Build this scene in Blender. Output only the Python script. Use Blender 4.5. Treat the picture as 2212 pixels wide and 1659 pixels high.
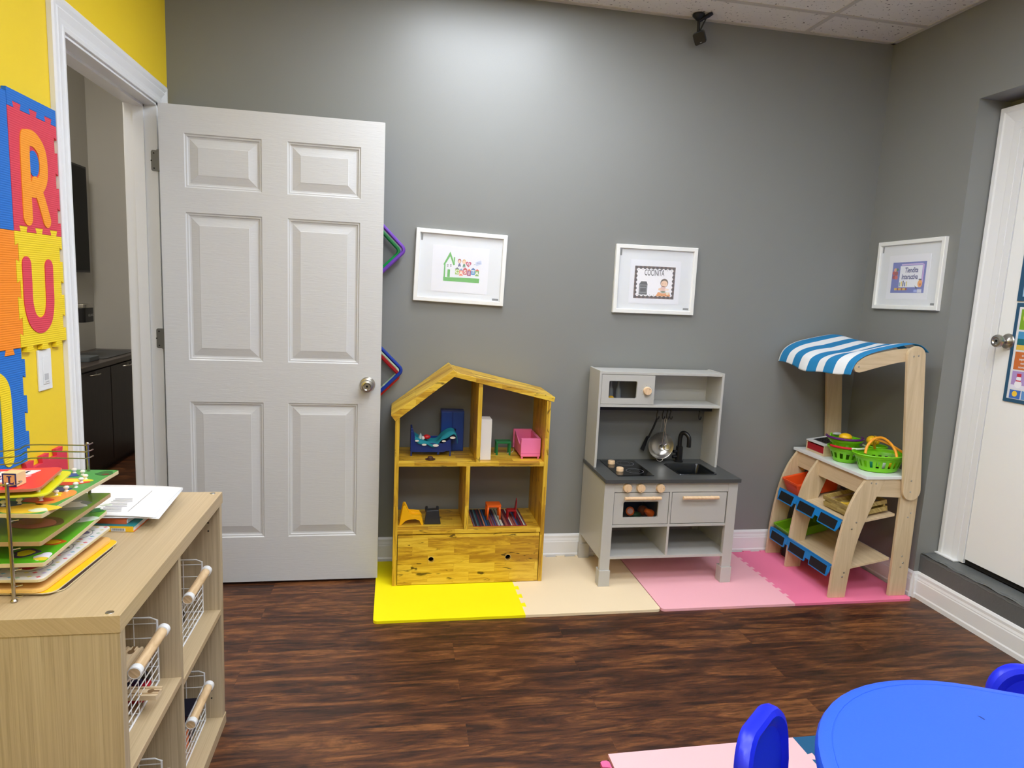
import bpy, bmesh, math, random
from mathutils import Vector, Matrix
random.seed(4)
for _o in list(bpy.data.objects): bpy.data.objects.remove(_o)
S = bpy.context.scene
COL = S.collection
PI = math.pi
# ------------------------------------------------------------------ camera
F_PX = 1430.23
cd = bpy.data.cameras.new('camera'); cam = bpy.data.objects.new('camera', cd); COL.objects.link(cam)
cd.sensor_fit = 'HORIZONTAL'; cd.sensor_width = 36.0; cd.lens = F_PX / 2212.0 * 36.0; cd.clip_start = 0.02
_r = Vector((0.983972, -0.1723078, 0.04592526)); _u = Vector((-0.02019236, 0.14822187, 0.98874797)); _f = Vector((0.17717611, 0.97382765, -0.14236686))
cam.matrix_world = Matrix(((_r.x, _u.x, -_f.x, 0.80731), (_r.y, _u.y, -_f.y, -3.19117), (_r.z, _u.z, -_f.z, 1.37177), (0, 0, 0, 1)))
S.camera = cam
# ------------------------------------------------------------------ world, exposure
w = bpy.data.worlds.new('world'); S.world = w; w.use_nodes = True
w.node_tree.nodes['Background'].inputs[0].default_value = (0.6, 0.62, 0.66, 1)
w.node_tree.nodes['Background'].inputs[1].default_value = 0.05
S.view_settings.view_transform = 'Standard'; S.view_settings.look = 'None'
S.view_settings.gamma = 1.0; S.view_settings.exposure = 0.0; S.view_settings.use_curve_mapping = False
LAMP = 16.0          # emission strength of the ceiling panels
LAMP_A = 19.5        # the panel nearest the back wall
LAMP2 = 24.0          # the lamp in the room beyond the doorway
# ------------------------------------------------------------------ room sizes
XL, XR, ZC, YF = -0.166, 3.273, 2.686, -5.2
MT = 0.012           # foam mat thickness

# ================================================================== helpers
def lin(c):
    c = c / 255.0
    return c / 12.92 if c <= 0.04045 else ((c + 0.055) / 1.055) ** 2.4
def rgb(r, g, b): return (lin(r), lin(g), lin(b), 1.0)
MATS = {}
def nm(name):
    m = bpy.data.materials.new(name); m.use_nodes = True
    nt = m.node_tree; return m, nt, nt.nodes['Principled BSDF']
def mat(name, col, rough=0.5, metal=0.0, spec=0.5, bump=0.0, bscale=200.0, emit=0.0, trans=0.0, var=0.04, coat=0.0):
    if name in MATS: return MATS[name]
    m, nt, b = nm(name)
    c = rgb(*col)
    b.inputs['Roughness'].default_value = rough; b.inputs['Metallic'].default_value = metal
    b.inputs['Specular IOR Level'].default_value = spec
    b.inputs['Coat Weight'].default_value = coat
    if trans: b.inputs['Transmission Weight'].default_value = trans
    tc = nt.nodes.new('ShaderNodeTexCoord'); nz = nt.nodes.new('ShaderNodeTexNoise'); nz.inputs['Scale'].default_value = 6.0
    nt.links.new(tc.outputs['Object'], nz.inputs['Vector'])
    mp = nt.nodes.new('ShaderNodeMapRange'); mp.inputs['To Min'].default_value = 1 - var; mp.inputs['To Max'].default_value = 1 + var
    nt.links.new(nz.outputs['Fac'], mp.inputs['Value'])
    vm = nt.nodes.new('ShaderNodeVectorMath'); vm.operation = 'SCALE'; vm.inputs[0].default_value = c[:3]
    nt.links.new(mp.outputs['Result'], vm.inputs['Scale']); nt.links.new(vm.outputs['Vector'], b.inputs['Base Color'])
    if emit:
        b.inputs['Emission Color'].default_value = c; b.inputs['Emission Strength'].default_value = emit
    if bump:
        n2 = nt.nodes.new('ShaderNodeTexNoise'); n2.inputs['Scale'].default_value = bscale; n2.inputs['Detail'].default_value = 3
        nt.links.new(tc.outputs['Object'], n2.inputs['Vector'])
        bp = nt.nodes.new('ShaderNodeBump'); bp.inputs['Strength'].default_value = bump; bp.inputs['Distance'].default_value = 0.002
        nt.links.new(n2.outputs['Fac'], bp.inputs['Height']); nt.links.new(bp.outputs['Normal'], b.inputs['Normal'])
    MATS[name] = m; return m
def ramp(nt, stops, interp='LINEAR'):
    r = nt.nodes.new('ShaderNodeValToRGB'); cr = r.color_ramp; cr.interpolation = interp
    while len(cr.elements) > 1: cr.elements.remove(cr.elements[-1])
    cr.elements[0].position = stops[0][0]; cr.elements[0].color = stops[0][1]
    for p, c in stops[1:]:
        e = cr.elements.new(p); e.color = c
    return r
def wood(name, axis, cols, bl=0.3, bh=0.045, grain=(3.0, 60.0), rough=0.45, knots=0.0, streak=0.5, blockvar=0.6, rough_var=0.0, fine=1.0, coat=0.0):
    """axis = grain direction; cols = dark, mid, light (sRGB)."""
    if name in MATS: return MATS[name]
    m, nt, b = nm(name); L = nt.links.new
    tc = nt.nodes.new('ShaderNodeTexCoord'); sp = nt.nodes.new('ShaderNodeSeparateXYZ'); L(tc.outputs['Object'], sp.inputs[0])
    o = {'X': ('X', 'Y', 'Z'), 'Y': ('Y', 'X', 'Z'), 'Z': ('Z', 'X', 'Y')}[axis]
    ad = nt.nodes.new('ShaderNodeMath'); ad.operation = 'ADD'; L(sp.outputs[o[1]], ad.inputs[0]); L(sp.outputs[o[2]], ad.inputs[1])
    cb = nt.nodes.new('ShaderNodeCombineXYZ'); L(sp.outputs[o[0]], cb.inputs[0]); L(ad.outputs[0], cb.inputs[1])
    br = nt.nodes.new('ShaderNodeTexBrick'); L(cb.outputs[0], br.inputs['Vector'])
    br.inputs['Scale'].default_value = 1.0; br.inputs['Brick Width'].default_value = bl; br.inputs['Row Height'].default_value = bh
    br.inputs['Mortar Size'].default_value = 0.0004; br.inputs['Color1'].default_value = (0, 0, 0, 1); br.inputs['Color2'].default_value = (1, 1, 1, 1)
    br.inputs['Mortar'].default_value = (0.3, 0.3, 0.3, 1); br.inputs['Bias'].default_value = 0.0; br.offset = 0.37; br.offset_frequency = 2
    sc = nt.nodes.new('ShaderNodeVectorMath'); sc.operation = 'MULTIPLY'; sc.inputs[1].default_value = (grain[0], grain[1], 1)
    L(cb.outputs[0], sc.inputs[0])
    of = nt.nodes.new('ShaderNodeVectorMath'); of.operation = 'ADD'; L(sc.outputs[0], of.inputs[0])
    ms = nt.nodes.new('ShaderNodeVectorMath'); ms.operation = 'SCALE'; ms.inputs['Scale'].default_value = 37.0
    L(br.outputs['Color'], ms.inputs[0]); L(ms.outputs[0], of.inputs[1])
    n1 = nt.nodes.new('ShaderNodeTexNoise'); n1.inputs['Scale'].default_value = 1.0; n1.inputs['Detail'].default_value = 6; n1.inputs['Roughness'].default_value = 0.62; n1.inputs['Distortion'].default_value = 0.9
    L(of.outputs[0], n1.inputs['Vector'])
    mx = nt.nodes.new('ShaderNodeMath'); mx.operation = 'MULTIPLY_ADD'; L(br.outputs['Color'], mx.inputs[0]); mx.inputs[1].default_value = blockvar * 0.35; 
    a2 = nt.nodes.new('ShaderNodeMath'); a2.operation = 'MULTIPLY_ADD'; L(n1.outputs['Fac'], a2.inputs[0]); a2.inputs[1].default_value = 1 + streak; a2.inputs[2].default_value = -0.5 * streak - blockvar * 0.17
    L(a2.outputs[0], mx.inputs[2])
    rp = ramp(nt, [(0.30, rgb(*cols[0])), (0.5, rgb(*cols[1])), (0.72, rgb(*cols[2]))]); L(mx.outputs[0], rp.inputs[0])
    out = rp.outputs['Color']
    if fine > 1:
        s3 = nt.nodes.new('ShaderNodeVectorMath'); s3.operation = 'MULTIPLY'; s3.inputs[1].default_value = (3.2, 4.5, 1); L(of.outputs[0], s3.inputs[0])
        n3 = nt.nodes.new('ShaderNodeTexNoise'); n3.inputs['Scale'].default_value = 1.0; n3.inputs['Detail'].default_value = 8; n3.inputs['Roughness'].default_value = 0.7; n3.inputs['Distortion'].default_value = 0.6; L(s3.outputs[0], n3.inputs['Vector'])
        r3 = ramp(nt, [(0.36, (0.30, 0.27, 0.26, 1)), (0.48, (0.85, 0.85, 0.85, 1)), (0.62, (1.35, 1.3, 1.25, 1))]); L(n3.outputs['Fac'], r3.inputs[0])
        m3 = nt.nodes.new('ShaderNodeMix'); m3.data_type = 'RGBA'; m3.blend_type = 'MULTIPLY'; m3.clamp_result = False; m3.inputs['Factor'].default_value = 0.8; L(out, m3.inputs['A']); L(r3.outputs['Color'], m3.inputs['B']); out = m3.outputs['Result']
    if knots:
        n2 = nt.nodes.new('ShaderNodeTexNoise'); n2.inputs['Scale'].default_value = 1.0; n2.inputs['Detail'].default_value = 4; n2.inputs['Distortion'].default_value = 1.5
        s2 = nt.nodes.new('ShaderNodeVectorMath'); s2.operation = 'MULTIPLY'; s2.inputs[1].default_value = (9, 34, 1); L(of.outputs[0], s2.inputs[0]); 
        s2.inputs[0].default_value = (0, 0, 0); L(cb.outputs[0], s2.inputs[0]); L(s2.outputs[0], n2.inputs['Vector'])
        kr = ramp(nt, [(0.63, (0, 0, 0, 1)), (0.69, (1, 1, 1, 1))]); L(n2.outputs['Fac'], kr.inputs[0])
        mm = nt.nodes.new('ShaderNodeMix'); mm.data_type = 'RGBA'
        km = nt.nodes.new('ShaderNodeMath'); km.operation = 'MULTIPLY'; L(kr.outputs['Color'], km.inputs[0]); km.inputs[1].default_value = knots
        L(km.outputs[0], mm.inputs['Factor']); L(out, mm.inputs['A']); mm.inputs['B'].default_value = rgb(*[c * 0.38 for c in cols[0]]); out = mm.outputs['Result']
    L(out, b.inputs['Base Color']); b.inputs['Roughness'].default_value = rough; b.inputs['Coat Weight'].default_value = coat
    bp = nt.nodes.new('ShaderNodeBump'); bp.inputs['Strength'].default_value = 0.12; bp.inputs['Distance'].default_value = 0.001
    L(n1.outputs['Fac'], bp.inputs['Height']); L(bp.outputs['Normal'], b.inputs['Normal'])
    MATS[name] = m; return m

class MB:
    """mesh builder in world coordinates; faces carry a material"""
    def __init__(s, m=None): s.v = []; s.f = []; s.fm = []; s.sm = []; s.m = m
    def add(s, vs, fs, m=None, smooth=False):
        k = len(s.v); s.v += [Vector(q) for q in vs]
        for f in fs: s.f.append([i + k for i in f]); s.fm.append(m or s.m); s.sm.append(smooth)
        return s
    def box(s, x0, x1, y0, y1, z0, z1, m=None):
        x0, x1 = sorted((x0, x1)); y0, y1 = sorted((y0, y1)); z0, z1 = sorted((z0, z1))
        vs = [(x, y, z) for z in (z0, z1) for y in (y0, y1) for x in (x0, x1)]
        return s.add(vs, [(0, 2, 3, 1), (4, 5, 7, 6), (0, 1, 5, 4), (2, 6, 7, 3), (0, 4, 6, 2), (1, 3, 7, 5)], m)
    def obox(s, c, ax, h, m=None):
        """oriented box: centre, three axes, half sizes"""
        c = Vector(c); ax = [Vector(a).normalized() for a in ax]
        vs = [c + ax[0] * (h[0] * i) + ax[1] * (h[1] * j) + ax[2] * (h[2] * k) for k in (-1, 1) for j in (-1, 1) for i in (-1, 1)]
        return s.add(vs, [(0, 2, 3, 1), (4, 5, 7, 6), (0, 1, 5, 4), (2, 6, 7, 3), (0, 4, 6, 2), (1, 3, 7, 5)], m)
    def prism(s, pts, o, r, u, n, d0, d1, m=None, smooth=False):
        """polygon pts (a,b) in the plane o + a r + b u, extruded along n from d0 to d1"""
        o, r, u, n = map(Vector, (o, r, u, n)); k = len(pts)
        A = [o + r * a + u * b + n * d0 for a, b in pts]; B = [o + r * a + u * b + n * d1 for a, b in pts]
        s.add(A + B, [tuple(range(k))[::-1], tuple(range(k, 2 * k))], m)
        s.add(A + B, [(i, (i + 1) % k, k + (i + 1) % k, k + i) for i in range(k)], m, smooth)
        return s
    def xz(s, pts, y0, y1, m=None): return s.prism(pts, (0, 0, 0), (1, 0, 0), (0, 0, 1), (0, 1, 0), y0, y1, m)
    def yz(s, pts, x0, x1, m=None): return s.prism(pts, (0, 0, 0), (0, 1, 0), (0, 0, 1), (1, 0, 0), x0, x1, m)
    def xy(s, pts, z0, z1, m=None): return s.prism(pts, (0, 0, 0), (1, 0, 0), (0, 1, 0), (0, 0, 1), z0, z1, m)
    def tube(s, path, r, seg=8, closed=False, m=None, caps=True):
        P = [Vector(p) for p in path]; n = len(P); rings = []; ref = None
        for i in range(n):
            if closed: t = P[(i + 1) % n] - P[i - 1]
            else: t = P[min(i + 1, n - 1)] - P[max(i - 1, 0)]
            t.normalize()
            if ref is None: ref = t.orthogonal().normalized()
            ref = (ref - t * ref.dot(t))
            if ref.length < 1e-6: ref = t.orthogonal()
            ref.normalize(); b = t.cross(ref)
            rr = r[i] if isinstance(r, (list, tuple)) else r
            rings.append([P[i] + (ref * math.cos(2 * PI * k / seg) + b * math.sin(2 * PI * k / seg)) * rr for k in range(seg)])
        vs = [q for R in rings for q in R]; fs = []
        for i in range(n if closed else n - 1):
            j = (i + 1) % n
            for k in range(seg): fs.append((i * seg + k, i * seg + (k + 1) % seg, j * seg + (k + 1) % seg, j * seg + k))
        s.add(vs, fs, m, True)
        if caps and not closed:
            s.add(rings[0], [tuple(range(seg))[::-1]], m); s.add(rings[-1], [tuple(range(seg))], m)
        return s
    def lathe(s, prof, c=(0, 0, 0), ax=(0, 0, 1), seg=24, m=None, sx=1.0, sy=1.0):
        """profile of (radius, height) turned round ax through c"""
        c = Vector(c); ax = Vector(ax).normalized(); a = ax.orthogonal().normalized() if abs(ax.z) < 0.99 else Vector((1, 0, 0)); b = ax.cross(a)
        vs = []; fs = []; n = len(prof)
        for rr, h in prof:
            for k in range(seg): vs.append(c + ax * h + a * (rr * sx * math.cos(2 * PI * k / seg)) + b * (rr * sy * math.sin(2 * PI * k / seg)))
        for i in range(n - 1):
            for k in range(seg): fs.append((i * seg + k, i * seg + (k + 1) % seg, (i + 1) * seg + (k + 1) % seg, (i + 1) * seg + k))
        s.add(vs, fs, m, True)
        if prof[0] == prof[-1]: return s
        if prof[0][0] > 1e-5: s.add(vs[:seg], [tuple(range(seg))[::-1]], m)
        if prof[-1][0] > 1e-5: s.add(vs[-seg:], [tuple(range(seg))], m)
        return s
    def ball(s, c, r, m=None, seg=16, sc=(1, 1, 1)):
        c = Vector(c); vs = []; fs = []; nr = seg // 2
        for i in range(nr + 1):
            t = PI * i / nr
            for k in range(seg): vs.append(c + Vector((math.sin(t) * math.cos(2 * PI * k / seg) * sc[0], math.sin(t) * math.sin(2 * PI * k / seg) * sc[1], math.cos(t) * sc[2])) * r)
        for i in range(nr):
            for k in range(seg): fs.append((i * seg + k, (i + 1) * seg + k, (i + 1) * seg + (k + 1) % seg, i * seg + (k + 1) % seg))
        return s.add(vs, fs, m, True)
    def grid(s, fn, nu, nv, m=None, mf=None, smooth=True):
        vs = [fn(i / nu, j / nv) for j in range(nv + 1) for i in range(nu + 1)]
        k = len(s.v); s.v += [Vector(q) for q in vs]
        for j in range(nv):
            for i in range(nu):
                a = j * (nu + 1) + i
                s.f.append([k + a, k + a + 1, k + a + nu + 2, k + a + nu + 1]); s.fm.append(mf(i, j) if mf else (m or s.m)); s.sm.append(smooth)
        return s

def thing(name, label, cat, loc, group=None, kind=None, rotz=0.0):
    o = bpy.data.objects.new(name, None); COL.objects.link(o); o.location = loc; o.empty_display_size = 0.05
    tag(o, label, cat, group, kind); return o
def tag(o, label=None, cat=None, group=None, kind=None):
    if label: o['label'] = label
    if cat: o['category'] = cat
    if group: o['group'] = group
    if kind: o['kind'] = kind
    return o
def root_of(o):
    while o.parent: o = o.parent
    return o
def part(name, mb, parent=None, label=None, bevel=0.0, subsurf=0, solid=0.0, weld=True, seg=2):
    """world-space builder -> one mesh object; parent = thing or part"""
    vs = mb.v
    if parent is not None: org = Vector(root_of(parent).location)
    else:
        xs = [q.x for q in vs]; ys = [q.y for q in vs]; org = Vector(((min(xs) + max(xs)) / 2, (min(ys) + max(ys)) / 2, min(q.z for q in vs)))
    me = bpy.data.meshes.new(name); me.from_pydata([tuple(q - org) for q in vs], [], mb.f)
    ms = []
    for m in mb.fm:
        if m not in ms: ms.append(m)
    for m in ms: me.materials.append(m)
    for p, m, sm in zip(me.polygons, mb.fm, mb.sm): p.material_index = ms.index(m); p.use_smooth = sm
    bm = bmesh.new(); bm.from_mesh(me)
    if weld: bmesh.ops.remove_doubles(bm, verts=bm.verts, dist=1e-6)
    bmesh.ops.recalc_face_normals(bm, faces=bm.faces)
    if weld:
        for e in bm.edges:
            if len(e.link_faces) == 2 and e.calc_face_angle(0) > 0.6: e.smooth = False
    bm.to_mesh(me); bm.free(); me.update()
    o = bpy.data.objects.new(name, me); COL.objects.link(o)
    if parent is None: o.location = org
    else: o.parent = parent
    if label: o['label'] = label
    if solid:
        md = o.modifiers.new('solid', 'SOLIDIFY'); md.thickness = solid; md.offset = 0
    if subsurf:
        md = o.modifiers.new('sub', 'SUBSURF'); md.levels = subsurf; md.render_levels = subsurf
    if bevel:
        md = o.modifiers.new('bev', 'BEVEL'); md.width = bevel; md.segments = seg; md.limit_method = 'ANGLE'; md.angle_limit = 0.6; md.harden_normals = False
    return o
def struct(name, mb, label=None, **k):
    o = part(name, mb, None, **k); o['kind'] = 'structure'; o['label'] = label or name.replace('_', ' '); o['category'] = name.split('_')[0]; return o
def single(name, mb, label, cat, group=None, **k):
    return tag(part(name, mb, None, **k), label, cat, group)
def dup(o, dx, parent=None, label=None):
    c = o.copy(); COL.objects.link(c)
    if parent is not None: c.parent = parent
    else:
        c.location = o.location + Vector(dx)
        if label: c['label'] = label
    for ch in [q for q in o.children]: dup(ch, None, c)
    return c
def text(mb, s, size, o, r, u, n, d=0.0004, m=None, fat=0.0, sx=1.0, shear=0.0, align='CENTER', d0=0.0):
    cu = bpy.data.curves.new('t', 'FONT'); cu.body = s; cu.size = size; cu.offset = fat; cu.resolution_u = 3; cu.shear = shear; cu.align_x = align; cu.align_y = 'CENTER'
    to = bpy.data.objects.new('t', cu); COL.objects.link(to)
    dg = bpy.context.evaluated_depsgraph_get(); me = bpy.data.meshes.new_from_object(to.evaluated_get(dg))
    o, r, u, n = map(Vector, (o, r, u, n))
    mb.add([o + r * (v.co.x * sx) + u * v.co.y + n * (d0 + d) for v in me.vertices], [tuple(p.vertices) for p in me.polygons], m)
    bpy.data.objects.remove(to); bpy.data.curves.remove(cu); bpy.data.meshes.remove(me)
def circ(cx, cy, r, n=20, ry=None, a0=0, a1=2 * PI):
    ry = ry or r
    full = abs(a1 - a0 - 2 * PI) < 1e-6
    k = n if full else n - 1
    return [(cx + r * math.cos(a0 + (a1 - a0) * i / k), cy + ry * math.sin(a0 + (a1 - a0) * i / k)) for i in range(n)]
def rrect(x0, x1, y0, y1, r, n=6):
    P = []
    for cx, cy, a in ((x1 - r, y1 - r, 0), (x0 + r, y1 - r, PI / 2), (x0 + r, y0 + r, PI), (x1 - r, y0 + r, 1.5 * PI)):
        P += [(cx + r * math.cos(a + PI / 2 * i / n), cy + r * math.sin(a + PI / 2 * i / n)) for i in range(n + 1)]
    return P
def smooth_path(P, n=8):
    """Catmull-Rom through the points"""
    P = [Vector(p) for p in P]; out = []
    for i in range(len(P) - 1):
        p0 = P[max(i - 1, 0)]; p1 = P[i]; p2 = P[i + 1]; p3 = P[min(i + 2, len(P) - 1)]
        for k in range(n):
            t = k / n
            out.append(0.5 * ((2 * p1) + (p2 - p0) * t + (2 * p0 - 5 * p1 + 4 * p2 - p3) * t * t + (3 * p1 - p0 - 3 * p2 + p3) * t ** 3))
    out.append(P[-1]); return out

# ================================================================== materials
M_grey = mat('grey wall paint', (134, 135, 132), rough=0.42, spec=0.5, bump=0.08, bscale=260, var=0.015)
M_yellow = mat('yellow wall paint', (248, 214, 34), rough=0.5, bump=0.06, bscale=260, var=0.015)
M_beyond = mat('pale hallway paint', (184, 181, 174), rough=0.6, var=0.02)
M_white = mat('white semi gloss trim', (236, 237, 237), rough=0.35, var=0.01)
M_front = mat('neutral wall paint', (190, 188, 184), rough=0.6, var=0.01)
M_step = mat('grey painted concrete', (98, 101, 100), rough=0.45, bump=0.8, bscale=40, var=0.1)
M_hinge = mat('dull hinge steel', (120, 120, 116), rough=0.45, metal=0.6)
M_steel = mat('satin steel', (186, 182, 174), rough=0.28, metal=1.0)
M_chrome = mat('chrome wire', (170, 165, 160), rough=0.25, metal=1.0)
M_black = mat('black plastic', (14, 14, 16), rough=0.4)
M_gap = mat('dark gap', (12, 10, 9), rough=0.9)
M_cgrey = mat('kitchen grey lacquer', (190, 189, 184), rough=0.4, var=0.01)
M_cback = mat('kitchen grey backboard', (146, 147, 143), rough=0.5, var=0.01)
M_splash = mat('kitchen dark splashback', (112, 113, 110), rough=0.5, var=0.01)
M_counter = mat('charcoal worktop', (74, 75, 74), rough=0.32, var=0.02)
M_birch = wood('birch', 'Z', ((204, 180, 142), (214, 191, 154), (222, 200, 164)), bl=9, bh=9, grain=(3, 40), blockvar=0, streak=0.3)
M_birchx = wood('birch lying', 'X', ((204, 180, 142), (214, 191, 154), (222, 200, 164)), bl=9, bh=9, grain=(3, 40), blockvar=0, streak=0.3)
M_birchy = wood('birch along', 'Y', ((204, 180, 142), (214, 191, 154), (222, 200, 164)), bl=9, bh=9, grain=(3, 40), blockvar=0, streak=0.3)
M_knob = wood('beech knob', 'Z', ((222, 186, 144), (232, 198, 158), (240, 208, 170)), bl=9, bh=9, grain=(10, 120), blockvar=0, streak=0.2)
DC = ((172, 126, 30), (213, 170, 46), (232, 196, 68))
D_X = wood('yellow stained wood', 'X', DC, bl=0.19, bh=0.042, grain=(5, 42), knots=0.9, rough=0.4, blockvar=1.1, streak=0.25)
D_Z = wood('yellow stained wood upright', 'Z', DC, bl=0.23, bh=0.05, grain=(4, 40), knots=0.7, rough=0.4, blockvar=0.7, streak=0.35)
OC = ((184, 162, 126), (192, 170, 134), (200, 179, 143))
O_Y = wood('pale oak top', 'Y', OC, bl=9, bh=9, grain=(1.5, 170), rough=0.38, blockvar=0, streak=0.15)
O_Z = wood('pale oak panel', 'Z', ((172, 154, 124), (188, 170, 139), (200, 183, 152)), bl=9, bh=9, grain=(2.0, 150), rough=0.45, blockvar=0, streak=0.25)
M_floor = wood('dark cherry laminate', 'X', ((50, 27, 16), (84, 48, 27), (124, 78, 42)), bl=1.2, bh=0.118, grain=(3.6, 22), rough=0.42, blockvar=0.3, streak=0.45, knots=0.25, fine=2)
def foam(name, c, rough=0.75): return mat(name, c, rough=rough, spec=0.3, bump=0.25, bscale=500, var=0.01)
def ridged(name, c, axis=2, period=0.0058):
    """foam with fine moulded ridges, as bump only"""
    if name in MATS: return MATS[name]
    m, nt, b = nm(name); L = nt.links.new; b.inputs['Base Color'].default_value = rgb(*c); b.inputs['Roughness'].default_value = 0.6
    tc = nt.nodes.new('ShaderNodeTexCoord'); sp = nt.nodes.new('ShaderNodeSeparateXYZ'); L(tc.outputs['Object'], sp.inputs[0])
    mu = nt.nodes.new('ShaderNodeMath'); mu.operation = 'MULTIPLY'; mu.inputs[1].default_value = 2 * PI / period; L(sp.outputs[axis], mu.inputs[0])
    si = nt.nodes.new('ShaderNodeMath'); si.operation = 'SINE'; L(mu.outputs[0], si.inputs[0])
    bp = nt.nodes.new('ShaderNodeBump'); bp.inputs['Strength'].default_value = 0.45; bp.inputs['Distance'].default_value = 0.0007; L(si.outputs[0], bp.inputs['Height']); L(bp.outputs['Normal'], b.inputs['Normal'])
    MATS[name] = m; return m
FR = ridged('red foam', (226, 62, 84)); FO = ridged('orange foam', (255, 160, 30)); FB = ridged('blue foam', (20, 112, 205)); FY = ridged('yellow foam', (248, 216, 20)); FOO = ridged('deep orange foam', (255, 142, 16))
M_pblue = mat('royal blue plastic', (22, 40, 222), rough=0.35, bump=0.1, bscale=400, var=0.01)
M_tblue = mat('table blue plastic', (46, 98, 250), rough=0.42, bump=0.15, bscale=500, var=0.01)
M_wire = mat('white coated wire', (232, 232, 230), rough=0.4)
M_paper = mat('white paper', (226, 229, 232), rough=0.6, var=0.01)
M_ink = mat('dark ink', (40, 42, 48), rough=0.7)
M_frame = mat('white picture frame', (240, 240, 236), rough=0.4, var=0.01)
def pl(name, c, **k): return mat(name, c, **dict(dict(rough=0.38, var=0.01), **k))
# acoustic ceiling tiles: fissured texture
def ceiling_mat():
    m, nt, b = nm('acoustic tile'); L = nt.links.new
    tc = nt.nodes.new('ShaderNodeTexCoord'); v = nt.nodes.new('ShaderNodeTexNoise'); v.inputs['Scale'].default_value = 60; v.inputs['Detail'].default_value = 2; L(tc.outputs['Object'], v.inputs['Vector'])
    r = ramp(nt, [(0.30, rgb(120, 114, 106)), (0.37, rgb(238, 234, 226))]); L(v.outputs['Fac'], r.inputs[0]); L(r.outputs['Color'], b.inputs['Base Color']); b.inputs['Roughness'].default_value = 0.9
    return m
M_tile = ceiling_mat()
M_grid = mat('ceiling grid white', (205, 200, 190), rough=0.6)
M_glow = mat('lamp diffuser', (237, 243, 252), emit=LAMP)
M_glowa = mat('first lamp diffuser', (237, 243, 252), emit=LAMP_A)
M_glow2 = mat('hallway lamp diffuser', (255, 251, 244), emit=LAMP2)

# ================================================================== room shell
T = 0.12
struct('floor', MB(M_floor).box(-3.0, 3.6, YF, 3.0, -0.05, 0.0), 'dark cherry wood laminate floor')
struct('wall_back', MB(M_grey).box(XL - T, XR + 0.4, 0, T, 0, ZC), 'grey painted back wall')
b = MB(M_yellow)
DY0, DY1, DZ = -0.937, -0.128, 2.062      # doorway in the left wall
b.box(XL - T, XL, YF, DY0, 0, ZC).box(XL - T, XL, DY1, 0.0, 0, ZC).box(XL - T, XL, DY0, DY1, DZ, ZC)
struct('wall_left', b, 'yellow painted left wall with doorway')
RY0, RY1, RZ = -1.66, -0.575, 2.275; RX = 3.376
b = MB(M_grey)
b.box(XR, XR + 0.35, RY1, 0.0, 0, ZC).box(XR, XR + 0.35, YF, RY0, 0, ZC).box(XR, XR + 0.35, RY0, RY1, RZ, ZC)
b.box(RX + 0.06, XR + 0.35, RY0, RY1, 0, RZ)
struct('wall_right', b, 'grey painted right wall with door recess')
struct('wall_front', MB(M_front).box(XL - T, XR + 0.35, YF - T, YF, 0, ZC), 'wall behind the viewer')
struct('ceiling', MB(M_tile).box(XL - T, XR + 0.35, YF - T, T, ZC, ZC + 0.05), 'speckled acoustic tile ceiling')
b = MB(M_grid)
for x in (0.33, 1.55, 2.77): b.box(x - 0.0115, x + 0.0115, YF, 0, ZC - 0.003, ZC)
y = -0.233
while y > YF: b.box(XL, XR, y - 0.0115, y + 0.0115, ZC - 0.0035, ZC); y -= 0.61
b.box(XL, XR, -0.022, 0, ZC - 0.004, ZC).box(XR - 0.022, XR, YF, 0, ZC - 0.004, ZC).box(XL, XL + 0.022, YF, 0, ZC - 0.004, ZC)
struct('trim_1', b, 'white metal ceiling grid')
# step / sill under the recessed door
b = MB(M_step)
b.grid(lambda s, t: (XR + 0.024 + 0.103 * t, RY1 + (RY0 - RY1) * s, 0.216 + 0.0025 * math.sin(s * 61) * (1 - t) + 0.002 * math.sin(s * 23)), 60, 3)
b.box(XR + 0.024, RX + 0.06, RY0, RY1, 0, 0.212)
random.seed(9)
def lip(s, t):
    a = PI * t; return (XR + 0.026 - 0.007 * math.sin(a) + 0.012 * (1 - math.cos(a)) * 0.5, RY1 + (RY0 - RY1) * s, 0.196 + 0.022 * t + 0.003 * math.sin(s * 47 + t * 2) * math.sin(s * 113))
b.grid(lip, 90, 5)
struct('trim_2', b, 'grey painted concrete door step')
# baseboards: profile of (depth, height)
BP = [(0, 0), (0.017, 0), (0.017, 0.02), (0.0135, 0.026), (0.0135, 0.085), (0.0115, 0.09), (0.0115, 0.094), (0.0085, 0.104), (0.0085, 0.116), (0.004, 0.125), (0, 0.127)]
b = MB(M_white)
b.prism(BP, (XL, 0, 0), (0, -1, 0), (0, 0, 1), (1, 0, 0), 0, XR - XL)
struct('baseboard_back', b, 'white moulded baseboard along back wall')
b = MB(M_white)
b.prism(BP, (XR, 0, 0), (-1, 0, 0), (0, 0, 1), (0, -1, 0), 0.0, -RY1 + 0.004)
b.prism(BP, (XR + 0.024, 0, 0), (-1, 0, 0), (0, 0, 1), (0, -1, 0), -RY1 - 0.012, 1.17)
b.prism(BP, (XR, RY1, 0), (0, -1, 0), (0, 0, 1), (-1, 0, 0), -0.026, 0.0)
struct('baseboard_right', b, 'white moulded baseboard along right wall and step')
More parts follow.
